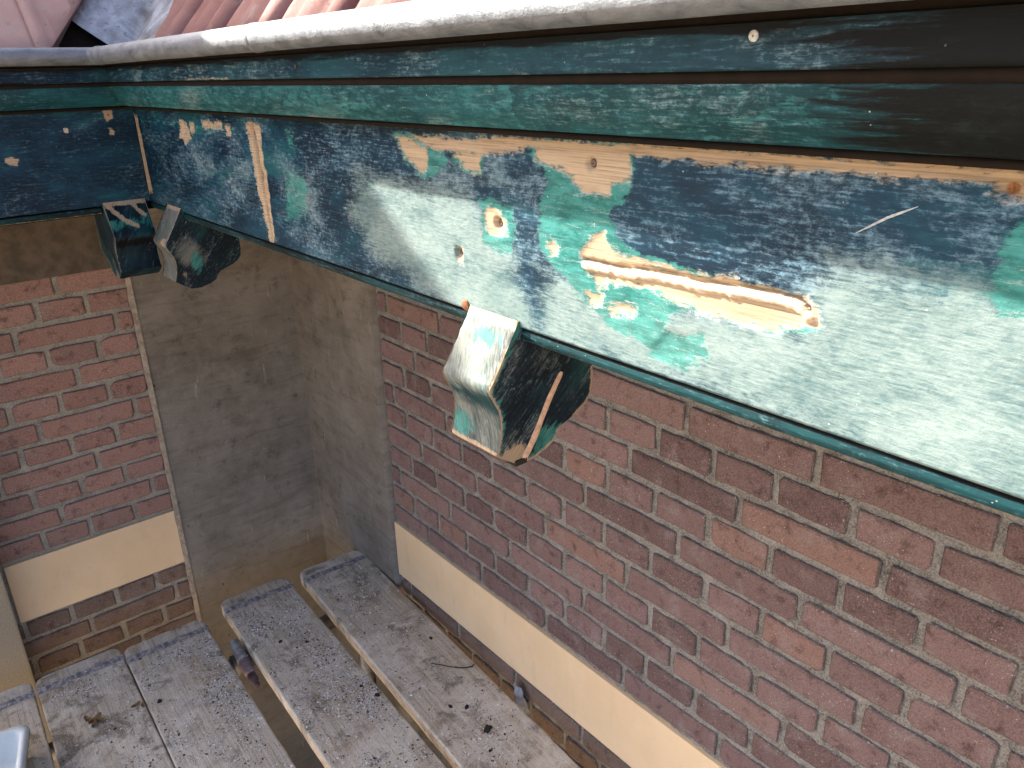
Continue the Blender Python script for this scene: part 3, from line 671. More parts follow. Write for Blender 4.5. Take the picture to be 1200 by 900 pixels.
bwh = [[(0.3508,-0.0866),(0.3598,-0.0872),(0.3578,-0.0967),(0.3503,-0.0962)]]
run_mesh('fascia_board', [(0.4855, F_TOP), (0.4855, F_BOT), (0.4955, F_BOT-0.0005)], 'short', -0.9, P_BACK, cs, 0.004, 0.003,
    {'wood': lambda P: np.maximum(field(P, bw, 0.004), 0), 'fill': lambda P: field(P, bwh, 0.004), 'knot_shade': lambda P: np.clip(1.1-np.hypot(P[:, 0]-0.437, P[:, 1]+0.067)/0.007, 0, 1)*.75})
# stepped cornice boards above the fascia
def wob(P): return 0.0006*n2(P, 3.0, 3.0, 4.0)
def black_r(z_hi):
    def fn(P):
        return np.clip(0.5+(0.250-P[:, 0]+0.5*(P[:, 1]+0.03))/0.22, 0, 1)*0.95
    return fn
def low_edge(z, r, start=-9, end=9, k=0.9):
    return lambda P: np.clip(0.5+(r-np.abs(P[:, 1]-z))/0.006, 0, 1)*k*((P[:, 0] > start) & (P[:, 0] < end))
for wing, par, st in (('long', co, -0.42), ('short', cs, -0.9)):
    lg = wing == 'long'
    ub = run_mesh('upper_cornice_board', [(0.4395, 0.0215), (0.4395, -0.0030), (0.4410, -0.0052), (0.456, -0.0054)], wing, st, P_UPPER if lg else P_BACK, par, 0.004, 0.0015,
        {'black': (lambda P: np.maximum(np.clip(0.5+(0.265-P[:, 0])/0.22, 0, 1)*0.95, np.clip(0.5+(P[:, 1]-0.0135)/0.012, 0, 1)*0.72*(P[:, 0] < 9))), 
         'wood': low_edge(-0.003, 0.0012, 1.15, 1.33, 0.7) if lg else low_edge(0.021, 0.002, -9, 0.40, 0.8)}, relief=wob)
    if lg: head(ub, 0.4388, 0.3065, 0.0142, 0.0034, NAILW, 'nail_head'); head(ub, 0.4388, 0.935, 0.009, 0.0022, SCREW, 'nail_head')
    run_mesh('cornice_groove', [(0.4475, -0.0045), (0.4455, -0.0065), (0.4455, -0.0100), (0.4480, -0.0128)], wing, st, DARKWOOD, par, 0.02, 0.002)
    run_mesh('lower_cornice_board', [(0.4490, -0.0122), (0.4475, -0.0140), (0.4495, -0.026), (0.4545, -0.038), (0.4620, -0.0470), (0.4640, -0.0500), (0.4850, -0.0505)], wing, st, P_CORN, par, 0.0035, 0.0018,
        {'black': black_r(0) if lg else (lambda P: np.zeros(len(P))), 'teal': (lambda P: np.clip(0.36+0.22*n2(P, 5, 30, 7.0)+0.15*(P[:, 0] > 0.55), 0, 1)) if lg else (lambda P: np.clip(0.2+0.2*n2(P, 6, 30, 8.0), 0, 1)),
         'dust_sun': (lambda P: np.clip(0.2+0.9*n2(P, 6, 20, 12.0), 0, 1)*(P[:, 0] > 0.3)) if lg else (lambda P: np.zeros(len(P)))}, relief=wob)
    run_mesh('shadow_bead', [(0.472, -0.0500), (0.4695, -0.0525), (0.4700, -0.0560), (0.4860, -0.0575)], wing, st, DARKWOOD, par, 0.02, 0.002)
    run_mesh('gutter_seat_board', [(0.446, 0.0345), (0.4425, 0.0335), (0.4425, 0.0225), (0.4445, 0.0208)], wing, st, DARKWOOD, par, 0.02, 0.002)
    # solid core behind the boards, and the soffit
    top = OFF if lg else 0
    core = MB()
    for (o0, o1, z0, z1) in ((0.468, 0.60, -0.049, 0.034), (0.4975, 0.60, -0.2425, -0.0505), (0.503, 1.0, -0.262, -0.2435)):
        if lg: core.box((o0, st, z0), (o1, o0+top-0.001, z1))
        else: core.box((st, o0+OFF, z0), (o0+(0.11 if o1 < 0.9 else 0.497), o1+OFF if o1 < 0.9 else YB, z1))
    core.build('core_board', DARKWOOD, par)
# moulding strip under the fascia, cut where the brackets stand
TR = [(0.499, -0.2440), (0.4905, -0.2448), (0.4880, -0.2475), (0.4872, -0.2520), (0.4885, -0.2565), (0.4925, -0.2590), (0.512, -0.2600)]
tm = {'wood': lambda P: np.clip(0.5+(-0.2572-P[:, 1])/0.006, 0, 1)*0.62, 'black': lambda P: np.clip(0.5+(P[:, 1]+0.2480)/0.004, 0, 1)*0.8}  # black paints the shadow gap along the top of the strip
for a, b in ((-0.42, 0.588), (0.672, 1.612), (1.70, 1.822)):
    run_mesh('moulding', TR, 'long', a, P_TRIM, co, 0.004, 0.0012, tm, end=b)
run_mesh('moulding', TR, 'short', -0.9, P_TRIM, cs, 0.006, 0.0015, tm, end=0.388)

# ------------------------------------------------------------------ carved brackets
BP = [(0.484, -0.2365), (0.4665, -0.266), (0.450, -0.2925), (0.4455, -0.2985), (0.4437, -0.3030), (0.4450, -0.3090), (0.4495, -0.3175), (0.4545, -0.3270), (0.4570, -0.3370),
      (0.4570, -0.3480), (0.4545, -0.3620), (0.4500, -0.3770)]
BQ = [(0.4630, -0.3860), (0.4780, -0.3955), (0.4970, -0.3965), (0.5160, -0.3915), (0.5290, -0.3855), (0.5360, -0.3765), (0.5400, -0.3700), (0.5520, -0.3655), (0.5680, -0.3600), (0.5800, -0.3530), (0.5870, -0.3440), (0.5890, -0.3300), (0.5890, -0.2605)]
BW = 0.083
def bracket(wing, a_near, label, group, front_masks, side_masks, seed):
    """near side at along=a_near, body reaching BW further away (long wing) or to the right (short wing)"""
    par = thing('eaves_bracket', label, 'bracket', (0.515, a_near+BW/2, -0.3965) if wing == 'long' else (a_near+BW/2, 0.515+OFF, -0.3965), group)
    O = Vector((par.location.x, par.location.y, par.location.z-H))
    to = (lambda o, a, z: Vector((o, a, z))-O) if wing == 'long' else (lambda o, a, z: Vector((a, o+OFF, z))-O)
    def finish(name, V, Fs, gc, masks, smooth):
        me = bpy.data.meshes.new(name); me.from_pydata([tuple(v) for v in V], [], Fs); me.materials.append(P_BRACK)
        set_gc(me, gc)
        for k, arr in masks.items(): set_attr(me, k, arr)
        bm = bmesh.new(); bm.from_mesh(me); bmesh.ops.recalc_face_normals(bm, faces=bm.faces)
        bm.to_mesh(me); bm.free()
        if smooth: me.polygons.foreach_set('use_smooth', [True]*len(me.polygons))
        o = bpy.data.objects.new(name, me); COL.objects.link(o); o.parent = par; return o
    # curved faces: front, then underside
    for name, pf in (('front_face', BP), ('under_face', BP[-1:]+BQ)):
        pr = np.array(resample(pf, 0.002)); s = np.concatenate([[0], np.cumsum(np.hypot(*np.diff(pr, axis=0).T))]); na = 42
        V = []; P = []; gc = []
        for i in range(na+1):
            w = i/na
            for j, (o, z) in enumerate(pr):
                edge = min(w, 1-w)*BW
                rnd = 0.0016*max(0, 1-edge/0.003)
                wear = 0.0008*mnoise.noise((w*5+seed, s[j]*60, seed*1.7))+0.0016*max(0, 1-edge/0.004)*mnoise.noise((seed+w*9, s[j]*120, 2))
                V.append(to(o+(rnd+wear if name == 'front_face' else 0), a_near+w*BW, z+(0 if name == 'front_face' else rnd+wear))); P.append((w*BW, s[j])); gc.append((s[j]*0.6+seed*3.3, w*BW*0.7+s[j]*0.3, seed))
        nf = len(pr)
        Fs = [(i*nf+j, (i+1)*nf+j, (i+1)*nf+j+1, i*nf+j+1) for i in range(na) for j in range(nf-1)]
        P = np.array(P); ed = np.minimum(P[:, 0], BW-P[:, 0])
        masks = {k: fn(P, ed, s[-1]) for k, fn in front_masks.items()} if name == 'front_face' else {'dust_sun': np.full(len(P), 0.0)}
        finish(name, V, Fs, gc, masks, True)
    # flat cheeks: dense triangulation so that wear follows the edges
    poly = resample(BP+BQ, 0.003)
    if math.dist(poly[0], poly[-1]) < 1e-6: poly = poly[:-1]
    pn = np.array(poly); xs = np.arange(0.44, 0.592, 0.0035); zs = np.arange(-0.40, -0.236, 0.0035)
    gp = np.array([(x, z) for x in xs for z in zs]); gp = gp[sd_poly(gp, pn) > 0.0022]
    allp = [Vector(p) for p in pn]+[Vector(p) for p in gp]; nb = len(pn)
    v2, _, f2, *_r = delaunay_2d_cdt(allp, [(i, (i+1) % nb) for i in range(nb)], [], 1, 1e-6)
    v2 = np.array([tuple(v) for v in v2]); sdv = sd_poly(v2, pn)
    for kind, a in (('near', a_near), ('far', a_near+BW)):
        V = [to(o, a, z) for o, z in v2]
        gc = np.stack([v2[:, 0]*0.8+v2[:, 1]*0.8+seed*5, v2[:, 1]-v2[:, 0], np.full(len(v2), seed)], 1)
        masks = {k: fn(v2, sdv) for k, fn in side_masks.items()}
        finish('side_face', V, [tuple(f) for f in f2], gc, masks, False)
    return par, to
F1 = {'wood': lambda P, ed, S: np.maximum.reduce([np.clip(0.5+(0.010-P[:, 1])/0.008, 0, 1), np.clip(0.5+(P[:, 1]-S+0.004)/0.006, 0, 1)*0.9, np.clip(0.5+(0.004-P[:, 0])/0.006, 0, 1)*0.80*(P[:, 1] > 0.03)*(P[:, 1] < 0.085)]),
      'teal': lambda P, ed, S: np.maximum(np.clip(1.0-np.hypot((P[:, 0]-0.035)/0.030, (P[:, 1]-0.026)/0.013)*0.55, 0, 1)*0.8, np.clip(1.0-np.hypot((P[:, 0]-0.067)/0.022, (P[:, 1]-0.138)/0.014)*0.5, 0, 1)),
      'dust_sun': lambda P, ed, S: np.clip(0.62-0.45*np.clip(1-np.abs(P[:, 1]-0.098)/0.018, 0, 1), 0, 1),
      'fill': lambda P, ed, S: np.clip(0.5+(0.0012-ed)/0.004, 0, 1)*0.8}
edge_wood = lambda lo, hi: (lambda v, sd: np.clip(0.5+(0.0022-sd)/0.006, 0, 1)*0.78*(v[:, 0] < hi)*(v[:, 0] > lo))
S1 = {'wood': lambda v, sd: np.maximum(np.clip(0.5+(0.0028-sd)/0.006, 0, 1)*0.85*((v[:, 0] < 0.48) & (v[:, 1] < -0.27) | (v[:, 0] > 0.56) & (v[:, 1] < -0.31) | (v[:, 1] < -0.37)), np.clip(1.1-np.hypot((v[:, 0]-0.474)/0.014, (v[:, 1]+0.383)/0.009)*0.5, 0, 1)),
      'teal': lambda v, sd: np.maximum(np.clip(1.0-np.hypot((v[:, 0]-0.522)/0.022, (v[:, 1]+0.380)/0.016)*0.5, 0, 1), np.clip(0.5+(0.010-sd)/0.016, 0, 1)*0.6*(v[:, 0] < 0.52)),
      'dust_sun': lambda v, sd: np.clip(0.35+0.5*np.array([mnoise.noise((a*26, b*26, 4)) for a, b in v]), 0, 1)*0.6}
b1, to1 = bracket('long', 0.588, 'pale worn ogee bracket with a bare filler stripe down its dark side', 'carved brackets under the eaves', F1, S1, 1.0)
def strip_on(par, to, name, pts, r, a, mat, flat=0.4, sgn=-1):
    """slightly raised rounded strip lying on a bracket cheek"""
    mb = MB(); n = len(pts); k = 9; V = []
    for i, (o, z, rr) in enumerate(pts):
        q0 = Vector(pts[max(i-1, 0)][:2]); q1 = Vector(pts[min(i+1, n-1)][:2]); t = (q1-q0).normalized(); nn = Vector((-t.y, t.x))
        for j in range(k):
            w = -1+2*j/(k-1); e = rr*r
            V.append(to(o+nn.x*w*e, a+sgn*(0.0024*math.sqrt(max(0, 1-w*w))*flat*2-0.0004), z+nn.y*w*e))
    Fs = [(i*k+j, i*k+j+1, (i+1)*k+j+1, (i+1)*k+j) for i in range(n-1) for j in range(k-1)]
    me = bpy.data.meshes.new(name); me.from_pydata([tuple(v) for v in V], [], Fs); me.materials.append(mat)
    me.polygons.foreach_set('use_smooth', [True]*len(me.polygons))
    o = bpy.data.objects.new(name, me); COL.objects.link(o); o.parent = par; return o
strip_on(b1, to1, 'filler_stripe', [(0.4880, -0.3925, 0.9), (0.4890, -0.390, 1.0), (0.4965, -0.380, 1.0), (0.505, -0.367, 1.1), (0.512, -0.354, 0.9), (0.524, -0.333, 0.95), (0.534, -0.318, 0.85), (0.5405, -0.309, 0.8), (0.5425, -0.306, 0.45)], 0.0047, 0.588, FILLER)
kn = MB(); kn.tube([(0.4870, 0.679, -0.2385), (0.4842, 0.6788, -0.2390), (0.4836, 0.6787, -0.2391)], [0.0068, 0.0064, 0.0045], 14)
kn.build('wood_plug', simple('red_brown_knot', (0.30, 0.12, 0.05), 0.8, scale=160, second=(0.12, 0.045, 0.02)), b1, smooth=True)
nt = MB(); nt.box((0.474, 0.5865, -0.3968), (0.490, 0.600, -0.3905)); nt.build('notch_shade', HOLE, b1)  # dark block standing in for the shade of a small notch
F2 = {'wood': lambda P, ed, S: np.maximum(np.clip(1.2-np.hypot((P[:, 0]-0.02)/0.012, (P[:, 1]-0.075)/0.008)*0.7, 0, 1), np.clip(0.5+(0.008-P[:, 1])/0.010, 0, 1)*0.8),
      'dust_sun': lambda P, ed, S: np.full(len(P), 0.75), 'fill': lambda P, ed, S: np.clip(0.5+(0.003-ed)/0.006, 0, 1)*0.85,
      'teal': lambda P, ed, S: np.clip(0.7-np.abs(P[:, 1]-0.04)/0.05, 0, 1)*0.7}
S2 = {'dust_sun': lambda v, sd: np.clip(1.1-np.hypot((v[:, 0]-0.485)/0.03, (v[:, 1]+0.325)/0.03)*0.7, 0, 1),
      'fill': lambda v, sd: np.clip(1.0-np.hypot((v[:, 0]-0.47)/0.013, (v[:, 1]+0.365)/0.018)*0.5, 0, 1)*0.52,
      'teal': lambda v, sd: np.clip(1.0-np.hypot((v[:, 0]-0.497)/0.012, (v[:, 1]+0.345)/0.022)*0.5, 0, 1)*0.9}
bracket('long', 1.612, 'dark navy bracket with pale curled nose on the long eaves beside the corner', 'carved brackets under the eaves', F2, S2, 2.0)
_l = [(0.006, 0.008), (0.03, 0.042), (0.050, 0.058)]; _l2 = [(0.055, 0.006), (0.062, 0.022), (0.072, 0.036)]; _l3 = [(0.004, 0.004), (0.04, 0.005), (0.079, 0.004)]; _l4 = [(0.012, 0.012), (0.034, 0.050)]
F3 = {'wood': lambda P, ed, S: np.maximum.reduce([lfield(P, _l, 0.0045), lfield(P, _l2, 0.0038), lfield(P, _l3, 0.005), lfield(P, _l4, 0.003)*0.9]),
      'teal': lambda P, ed, S: np.clip(0.62-np.abs(P[:, 1]-0.05)/0.06, 0, 1), 'black': lambda P, ed, S: np.clip(1.2-np.abs(P[:, 1]-0.095)/0.02, 0, 1)*0.7,
      'fill': lambda P, ed, S: np.clip(0.5+(0.0018-ed)/0.005, 0, 1)*0.7}
S3 = {'teal': lambda v, sd: np.clip(0.5+(0.006-sd)/0.012, 0, 1)*0.5, 'dust_sun': lambda v, sd: np.clip(0.5+(0.012-sd)/0.02, 0, 1)*0.6}
bracket('short', 0.392, 'navy bracket with bare wood scars across its front on the short eaves', 'carved brackets under the eaves', F3, S3, 3.0)

# ------------------------------------------------------------------ zinc gutter
gu = thing('zinc_gutter', 'weathered grey zinc gutter with rounded front bead along both eaves', 'gutter', (0.47, 1.0, 0.035))
GC, GZ, GR = 0.4160, 0.0410, 0.0155
def gut(wing, st):
    mb = MB(); n = 24; L = []
    cs_ = [(GC+GR*math.cos(2*math.pi*j/n), GZ+GR*math.sin(2*math.pi*j/n)) for j in range(n)]
    top = OFF if wing == 'long' else 0; na = 90
    for i in range(na+1):
        for o, z in cs_:
            a = st+(o+top-st)*i/na; w = 0.0008*mnoise.noise((a*4, z*9, 1))
            L.append((o+w, a, z+w) if wing == 'long' else (a, o+OFF+w, z+w))
    mb.add(L, [(i*n+j, i*n+(j+1) % n, (i+1)*n+(j+1) % n, (i+1)*n+j) for i in range(na) for j in range(n)])
    bd = mb.build('bead', ZINC, gu, smooth=True)
    tr = MB(); pf = [(0.430, 0.048), (0.432, 0.036), (0.436, 0.0352), (0.575, 0.0352), (0.580, 0.060)]
    pf2 = pf+[(o+(0.001 if i != 3 else 0), z+0.0012) for i, (o, z) in reversed(list(enumerate(pf)))]
    L = []
    for e in (0, 1):
        for o, z in pf2:
            a = st if e == 0 else o+top
            L.append((o, a, z) if wing == 'long' else (a, o+OFF, z))
    k = len(pf2); tr.add(L, [(j, (j+1) % k, k+(j+1) % k, k+j) for j in range(k)]); tr.build('trough', ZINC, gu)
    return bd
bead_long = gut('long', -0.42); gut('short', -0.9)
# soldered sleeve seams on the bead
for y in (1.70, 0.98):
    sm = MB(); sm.tube([(GC, y-0.006, GZ), (GC, y-0.004, GZ), (GC, y+0.004, GZ), (GC, y+0.006, GZ)], [GR+.0002, GR+0.001, GR+0.001, GR+.0002], 24, False)
    sm.build('solder_seam', ZINC, gu, smooth=True).parent = bead_long

# ------------------------------------------------------------------ roofs with their valley
SL = 1.22; EA = 0.535; EZ = 0.052
TN = Vector((-SL, 0, 1)).normalized(); TU = Vector((1, 0, SL)).normalized()      # long roof: normal and up-slope
def roof_pt(wing, a, s, h):
    o = EA+TU.x*s+TN.x*h; z = EZ+TU.z*s+TN.z*h
    return (o, a, z) if wing == 'long' else (a, o+OFF, z)
def tile(par, wing, a0, w, s0, ln, hfun, mat, cut):
    nu, nv = 18, 5; V = []; Fs = []
    for th in (0, 1):
        for i in range(nu+1):
            for j in range(nv+1):
                u = i/nu; v = j/nv
                h = 0.012+hfun(u)+(1-v)*0.020-0.011*th
                sag = 0.004*(1 if j == 0 else 0)*(0 if th else 1)
                V.append(roof_pt(wing, a0+u*w, s0+v*ln, h-sag))
    K = (nu+1)*(nv+1)
    for th in (0, 1):
        for i in range(nu):
            for j in range(nv):
                q = th*K+i*(nv+1)+j; Fs.append((q, q+1, q+nv+2, q+nv+1))
    for i in range(nu):
        for j in (0, nv): q = i*(nv+1)+j; Fs.append((q, q+nv+1, K+q+nv+1, K+q))
    for j in range(nv):
        for i in (0, nu): q = i*(nv+1)+j; Fs.append((q, q+1, K+q+1, K+q))
    me = bpy.data.meshes.new('tile'); me.from_pydata([(x-par.location.x, y-par.location.y, z+H-par.location.z) for x, y, z in V], [], Fs)
    bm = bmesh.new(); bm.from_mesh(me)
    # trim along the valley
    pco = Vector((EA, EA+OFF, 0)); nrm = Vector((-1, 1, 0)).normalized()
    if wing == 'long': pco = pco-nrm*cut
    else: pco = pco+nrm*cut
    pl = pco-Vector((par.location.x, par.location.y, 0))
    bmesh.ops.bisect_plane(bm, geom=bm.verts[:]+bm.edges[:]+bm.faces[:], plane_co=pl, plane_no=nrm, clear_outer=wing == 'long', clear_inner=wing != 'long')
    if len(bm.faces) < 4: bm.free(); return
    ed = [e for e in bm.edges if e.is_boundary]
    if ed: bmesh.ops.holes_fill(bm, edges=ed, sides=0)
    bmesh.ops.recalc_face_normals(bm, faces=bm.faces); bm.to_mesh(me); bm.free()
    me.materials.append(mat); me.polygons.foreach_set('use_smooth', [True]*len(me.polygons))
    o = bpy.data.objects.new('tile', me); COL.objects.link(o); o.parent = par
def h_rib(u):
    return 0.016*max(0, math.cos((u-0.14)/0.14*math.pi/2))**0.8*(abs(u-0.14) < 0.14)+0.012*max(0, math.cos((u-0.62)/0.16*math.pi/2))**0.8*(abs(u-0.62) < 0.16)+0.004*math.cos(u*2*math.pi)
def h_flat(u): return 0.013*max(0, 1-abs(u-0.06)/0.08)+0.006*math.cos((u-0.5)*math.pi)
rl = thing('tiled_roof', 'red ribbed clay tile roof rising above the long gutter', 'roof', (EA, 0.8, EZ))
rs = thing('tiled_roof', 'pale pink flat clay tile roof above the short gutter', 'roof', (0.0, EA+OFF, EZ))
TW, TL = 0.205, 0.34
for r in range(4):
    for c in range(12): tile(rl, 'long', 1.92-0.203*(c+1)+0.30*(r > 1), TW, r*0.275-0.055, TL, h_rib, TILE_R, 0.135)
for r in range(6):
    for c in range(9): tile(rs, 'short', 0.335+0.225-0.222*c+(0.45 if r > 1 else 0), 0.225, r*0.275-0.055, TL, h_flat, TILE_B, 0.095)
RY, RZ = 2.857, 1.295                                # ridge of the short wing
dk = MB(); e0 = (EA+OFF+0.012, EZ-0.012)
dk.add([(-1.8, e0[0], e0[1]), (EA+.0, e0[0], e0[1]), (EA+1.0, RY, RZ-0.02), (-1.8, RY, RZ-0.02), (-1.8, RY+1.0, e0[1]), (EA+1.0, RY+1.0, e0[1])],
       [(0, 1, 2, 3), (3, 2, 5, 4)]); dk.build('roof_deck', DARKWOOD, rs)
rd = MB(); rd.tube([(-1.8, RY, RZ-0.03), (EA+1.0, RY, RZ-0.03)], 0.045, 16); rd.build('ridge_cap', TILE_B, rs, smooth=True)
dk = MB(); dk.add([(EA+0.012, -0.5, EZ-0.012), (EA+0.012, EA+OFF, EZ-0.012), (EA+1.0, EA+OFF+1.0, EZ+SL*1.0-0.02), (EA+1.0, -0.5, EZ+SL*1.0-0.02)], [(0, 1, 2, 3)]); dk.build('roof_deck', DARKWOOD, rl)
lv = MB(); V = []; ns, nw = 30, 30
for i in range(ns+1):
    for j in range(nw+1):
        t = -0.03+0.75*i/ns; w = -0.19+0.38*j/nw
        px, py = EA+t+max(0, -w)*0+w*0.7071*1.0, EA+OFF+t-w*0.7071
        zo = EZ+SL*max(px-EA, py-EA-OFF, -0.03)
        zo += 0.018*math.exp(-(w/0.05)**2)+0.006*mnoise.noise((t*14, w*14, 4))+0.004
        V.append((px, py, zo))
lv.add(V, [(i*(nw+1)+j, i*(nw+1)+j+1, (i+1)*(nw+1)+j+1, (i+1)*(nw+1)+j) for i in range(ns) for j in range(nw)])
tag(lv.build('lead_valley', LEAD, origin=(EA, EA+OFF, EZ), smooth=True), 'mottled blue-grey lead sheet lining the valley between the two tiled roofs', 'flashing')

# ------------------------------------------------------------------ scaffold planks
PZ = -1.46; PTH = 0.034
def plank(cx, cy, ang, w, label, length=3.0, strap=True, cornered=0.026):
    """cx, cy: middle of the far end; ang: degrees the plank leans towards +x going away"""
    par = thing('scaffold_plank', label, 'plank', (cx, cy, PZ-PTH), 'planks of the scaffold deck')
    par.rotation_euler.z = -math.radians(ang)
    r = cornered; out = []
    for k in range(7):
        t = k/6*math.pi/2; out.append((w/2-r+r*math.cos(t)+random.uniform(-.0008, .0008), -r+r*math.sin(t)))
    for k in range(1, 12): out.append((w/2-r-(w-2*r)*k/12, random.uniform(-.0016, .0012)))
    for k in range(7):
        t = math.pi/2+k/6*math.pi/2; out.append((-w/2+r+r*math.cos(t)+random.uniform(-.0008, .0008), -r+r*math.sin(t)))
    nl = 60
    left = [(-w/2+0.0016*mnoise.noise((k*0.9, cx*9, 1)), -r-(length-2*r)*k/nl) for k in range(1, nl+1)]
    right = [(w/2+0.0016*mnoise.noise((k*0.9, cx*9, 7)), -r-(length-2*r)*k/nl) for k in range(nl, 0, -1)]
    out = out+left+right; n = len(out); V = []
    cxm, cym = 0, -length/2
    for ins, z in ((0.0, 0.0), (0.0, PTH-0.004), (0.0012, PTH-0.0012), (0.004, PTH)):
        for x, y in out:
            V.append((x-ins*(1 if x > 0 else -1)*(abs(x) > w/2-0.03), y-ins*(1 if y > -0.03 else 0), z))
    Fs = [tuple(reversed(range(n))), tuple(range(3*n, 4*n))]
    for q in range(3):
        for i in range(n): Fs.append((q*n+i, q*n+(i+1) % n, (q+1)*n+(i+1) % n, (q+1)*n+i))
    me = bpy.data.meshes.new('board'); me.from_pydata(V, [], Fs); me.materials.append(PLANK)
    o = bpy.data.objects.new('board', me); COL.objects.link(o); o.parent = par
    if strap:
        V = []; Fs = []; ns_ = 26
        for i in range(ns_+1):
            x = -w/2-0.0012+(w+0.0024)*i/ns_
            y = -0.060+0.004*mnoise.noise((x*30, cx*7, 2)); h_ = 0.012+0.003*mnoise.noise((x*60, cx*3, 5))
            zz_ = PTH+0.0013+0.0006*mnoise.noise((x*50, 3, 3))
            V += [(x, y-h_, zz_), (x, y+h_, zz_)]
        V = [(-w/2-0.0014, V[0][1], PTH-0.028), (-w/2-0.0014, V[1][1], PTH-0.028)]+V+[(w/2+0.0014, V[-2][1], PTH-0.028), (w/2+0.0014, V[-1][1], PTH-0.028)]
        Fs = [(2*i, 2*i+2, 2*i+3, 2*i+1) for i in range(len(V)//2-1)]
        me = bpy.data.meshes.new('end_strap'); me.from_pydata(V, [], Fs); me.materials.append(STRAP)
        o = bpy.data.objects.new('end_strap', me); COL.objects.link(o); o.parent = par
    return par, w
planks = [plank(0.887, 2.072, 3.0, 0.213, 'scaffold plank lying tight along the cream band of the long wall, with a thin twig'),
          plank(0.638, 2.088, 2.2, 0.207, 'gritty grey scaffold plank between the two open gaps of the deck'),
          plank(0.361, 2.058, 1.9, 0.217, 'scaffold plank with a tan patch of grit beside the gap with the purple pipe fitting'),
          plank(0.146, 2.088, 1.6, 0.207, 'scaffold plank with brown dry leaf scraps below the short red wall'),
          plank(-0.074, 2.098, 2.0, 0.220, 'scaffold plank in front of the beige stone pier, under the white tray')]
def on_plank(k, x, d, h=0.0):
    """point on plank k: x across from its middle, d back from the far end"""
    par, w = planks[k]; a = par.rotation_euler.z
    return (par.location.x+x*math.cos(a)+d*math.sin(a), par.location.y+x*math.sin(a)-d*math.cos(a), PZ+h)
# saw cut line at the end of the wall-side plank
sc = MB(); q = [on_plank(0, -0.012, 0.0, 0.0006), on_plank(0, -0.009, 0.0, 0.0006), on_plank(0, -0.004, 0.085, 0.0006), on_plank(0, -0.007, 0.085, 0.0006)]
# paint chips and grit
V = []; Fs = []; cols = []
def chip(p, s, flat, col):
    k = len(V); a = random.uniform(0, 6.28); t = random.uniform(-.5, .5)
    c_, s_ = math.cos(a), math.sin(a)
    l1 = s*random.uniform(0.6, 1.4); l2 = s*random.uniform(0.4, 1.0); hh = s*flat
    for (x, y, z) in ((-l1, -l2*0.6, 0), (l1, -l2*0.8, hh*.2), (l1*0.7, l2, 0), (-l1*0.6, l2*0.9, hh*.1), (random.uniform(-.3, .3)*l1, random.uniform(-.3, .3)*l2, hh)):
        V.append((p[0]+x*c_-y*s_, p[1]+x*s_+y*c_, p[2]+0.0002+z)); cols.append(col)
    Fs.extend([(k, k+1, k+4), (k+1, k+2, k+4), (k+2, k+3, k+4), (k+3, k, k+4), (k+3, k+2, k+1, k)])
pal = [((0.70, 0.67, 0.61), 0.36), ((0.50, 0.47, 0.42), 0.20), ((0.42, 0.30, 0.17), 0.16), ((0.30, 0.20, 0.12), 0.10), ((0.05, 0.042, 0.035), 0.12), ((0.20, 0.10, 0.075), 0.06)]
def pick(b=0):
    r = random.random()
    for c, w in pal:
        r -= w
        if r < 0: k_ = random.uniform(0.75, 1.2); return (*[min(1, x*k_) for x in c], 1)
    return (0.5, 0.48, 0.44, 1)
cnt = [7000, 17000, 15000, 7000, 1500]
for k in range(5):
    w = planks[k][1]; made = 0; tries = 0
    while made < cnt[k] and tries < cnt[k]*8:
        tries += 1
        x = random.uniform(-w/2+0.006, w/2-0.006); d = random.uniform(0.03, 1.75)
        dn = mnoise.noise((x*9+k*5, d*6, k*3.0))*0.7+mnoise.noise((x*28+k*5, d*22, k*7.0))*0.35+0.35
        if k == 0: dn *= 0.4+0.9*(abs(x+0.02) < 0.07)
        if d < 0.09: dn *= 0.4
        if random.random() < max(0.03, dn)**1.6:
            s = random.choice((0.0006, 0.0008, 0.0008, 0.0011, 0.0011, 0.0015, 0.0015, 0.0021, 0.0030))*random.uniform(0.7, 1.2)
            tan = k == 2 and math.hypot(x-0.0, (d-0.22)*0.7) < 0.06
            col = pick() if not tan or random.random() < .35 else (random.uniform(.38, .5), random.uniform(.24, .32), .13, 1)
            chip(on_plank(k, x, d), s, random.uniform(0.25, 0.9), col); made += 1
me = bpy.data.meshes.new('paint_chips'); me.from_pydata(V, [], Fs); me.materials.append(CHIP)
ca = me.color_attributes.new('col', 'FLOAT_COLOR', 'POINT'); ca.data.foreach_set('color', np.array(cols, np.float32).ravel())
o = bpy.data.objects.new('paint_chips', me); COL.objects.link(o); o.location.z = H
tag(o, 'pale paint chips and grit scattered over the scaffold planks', 'debris', kind='stuff')

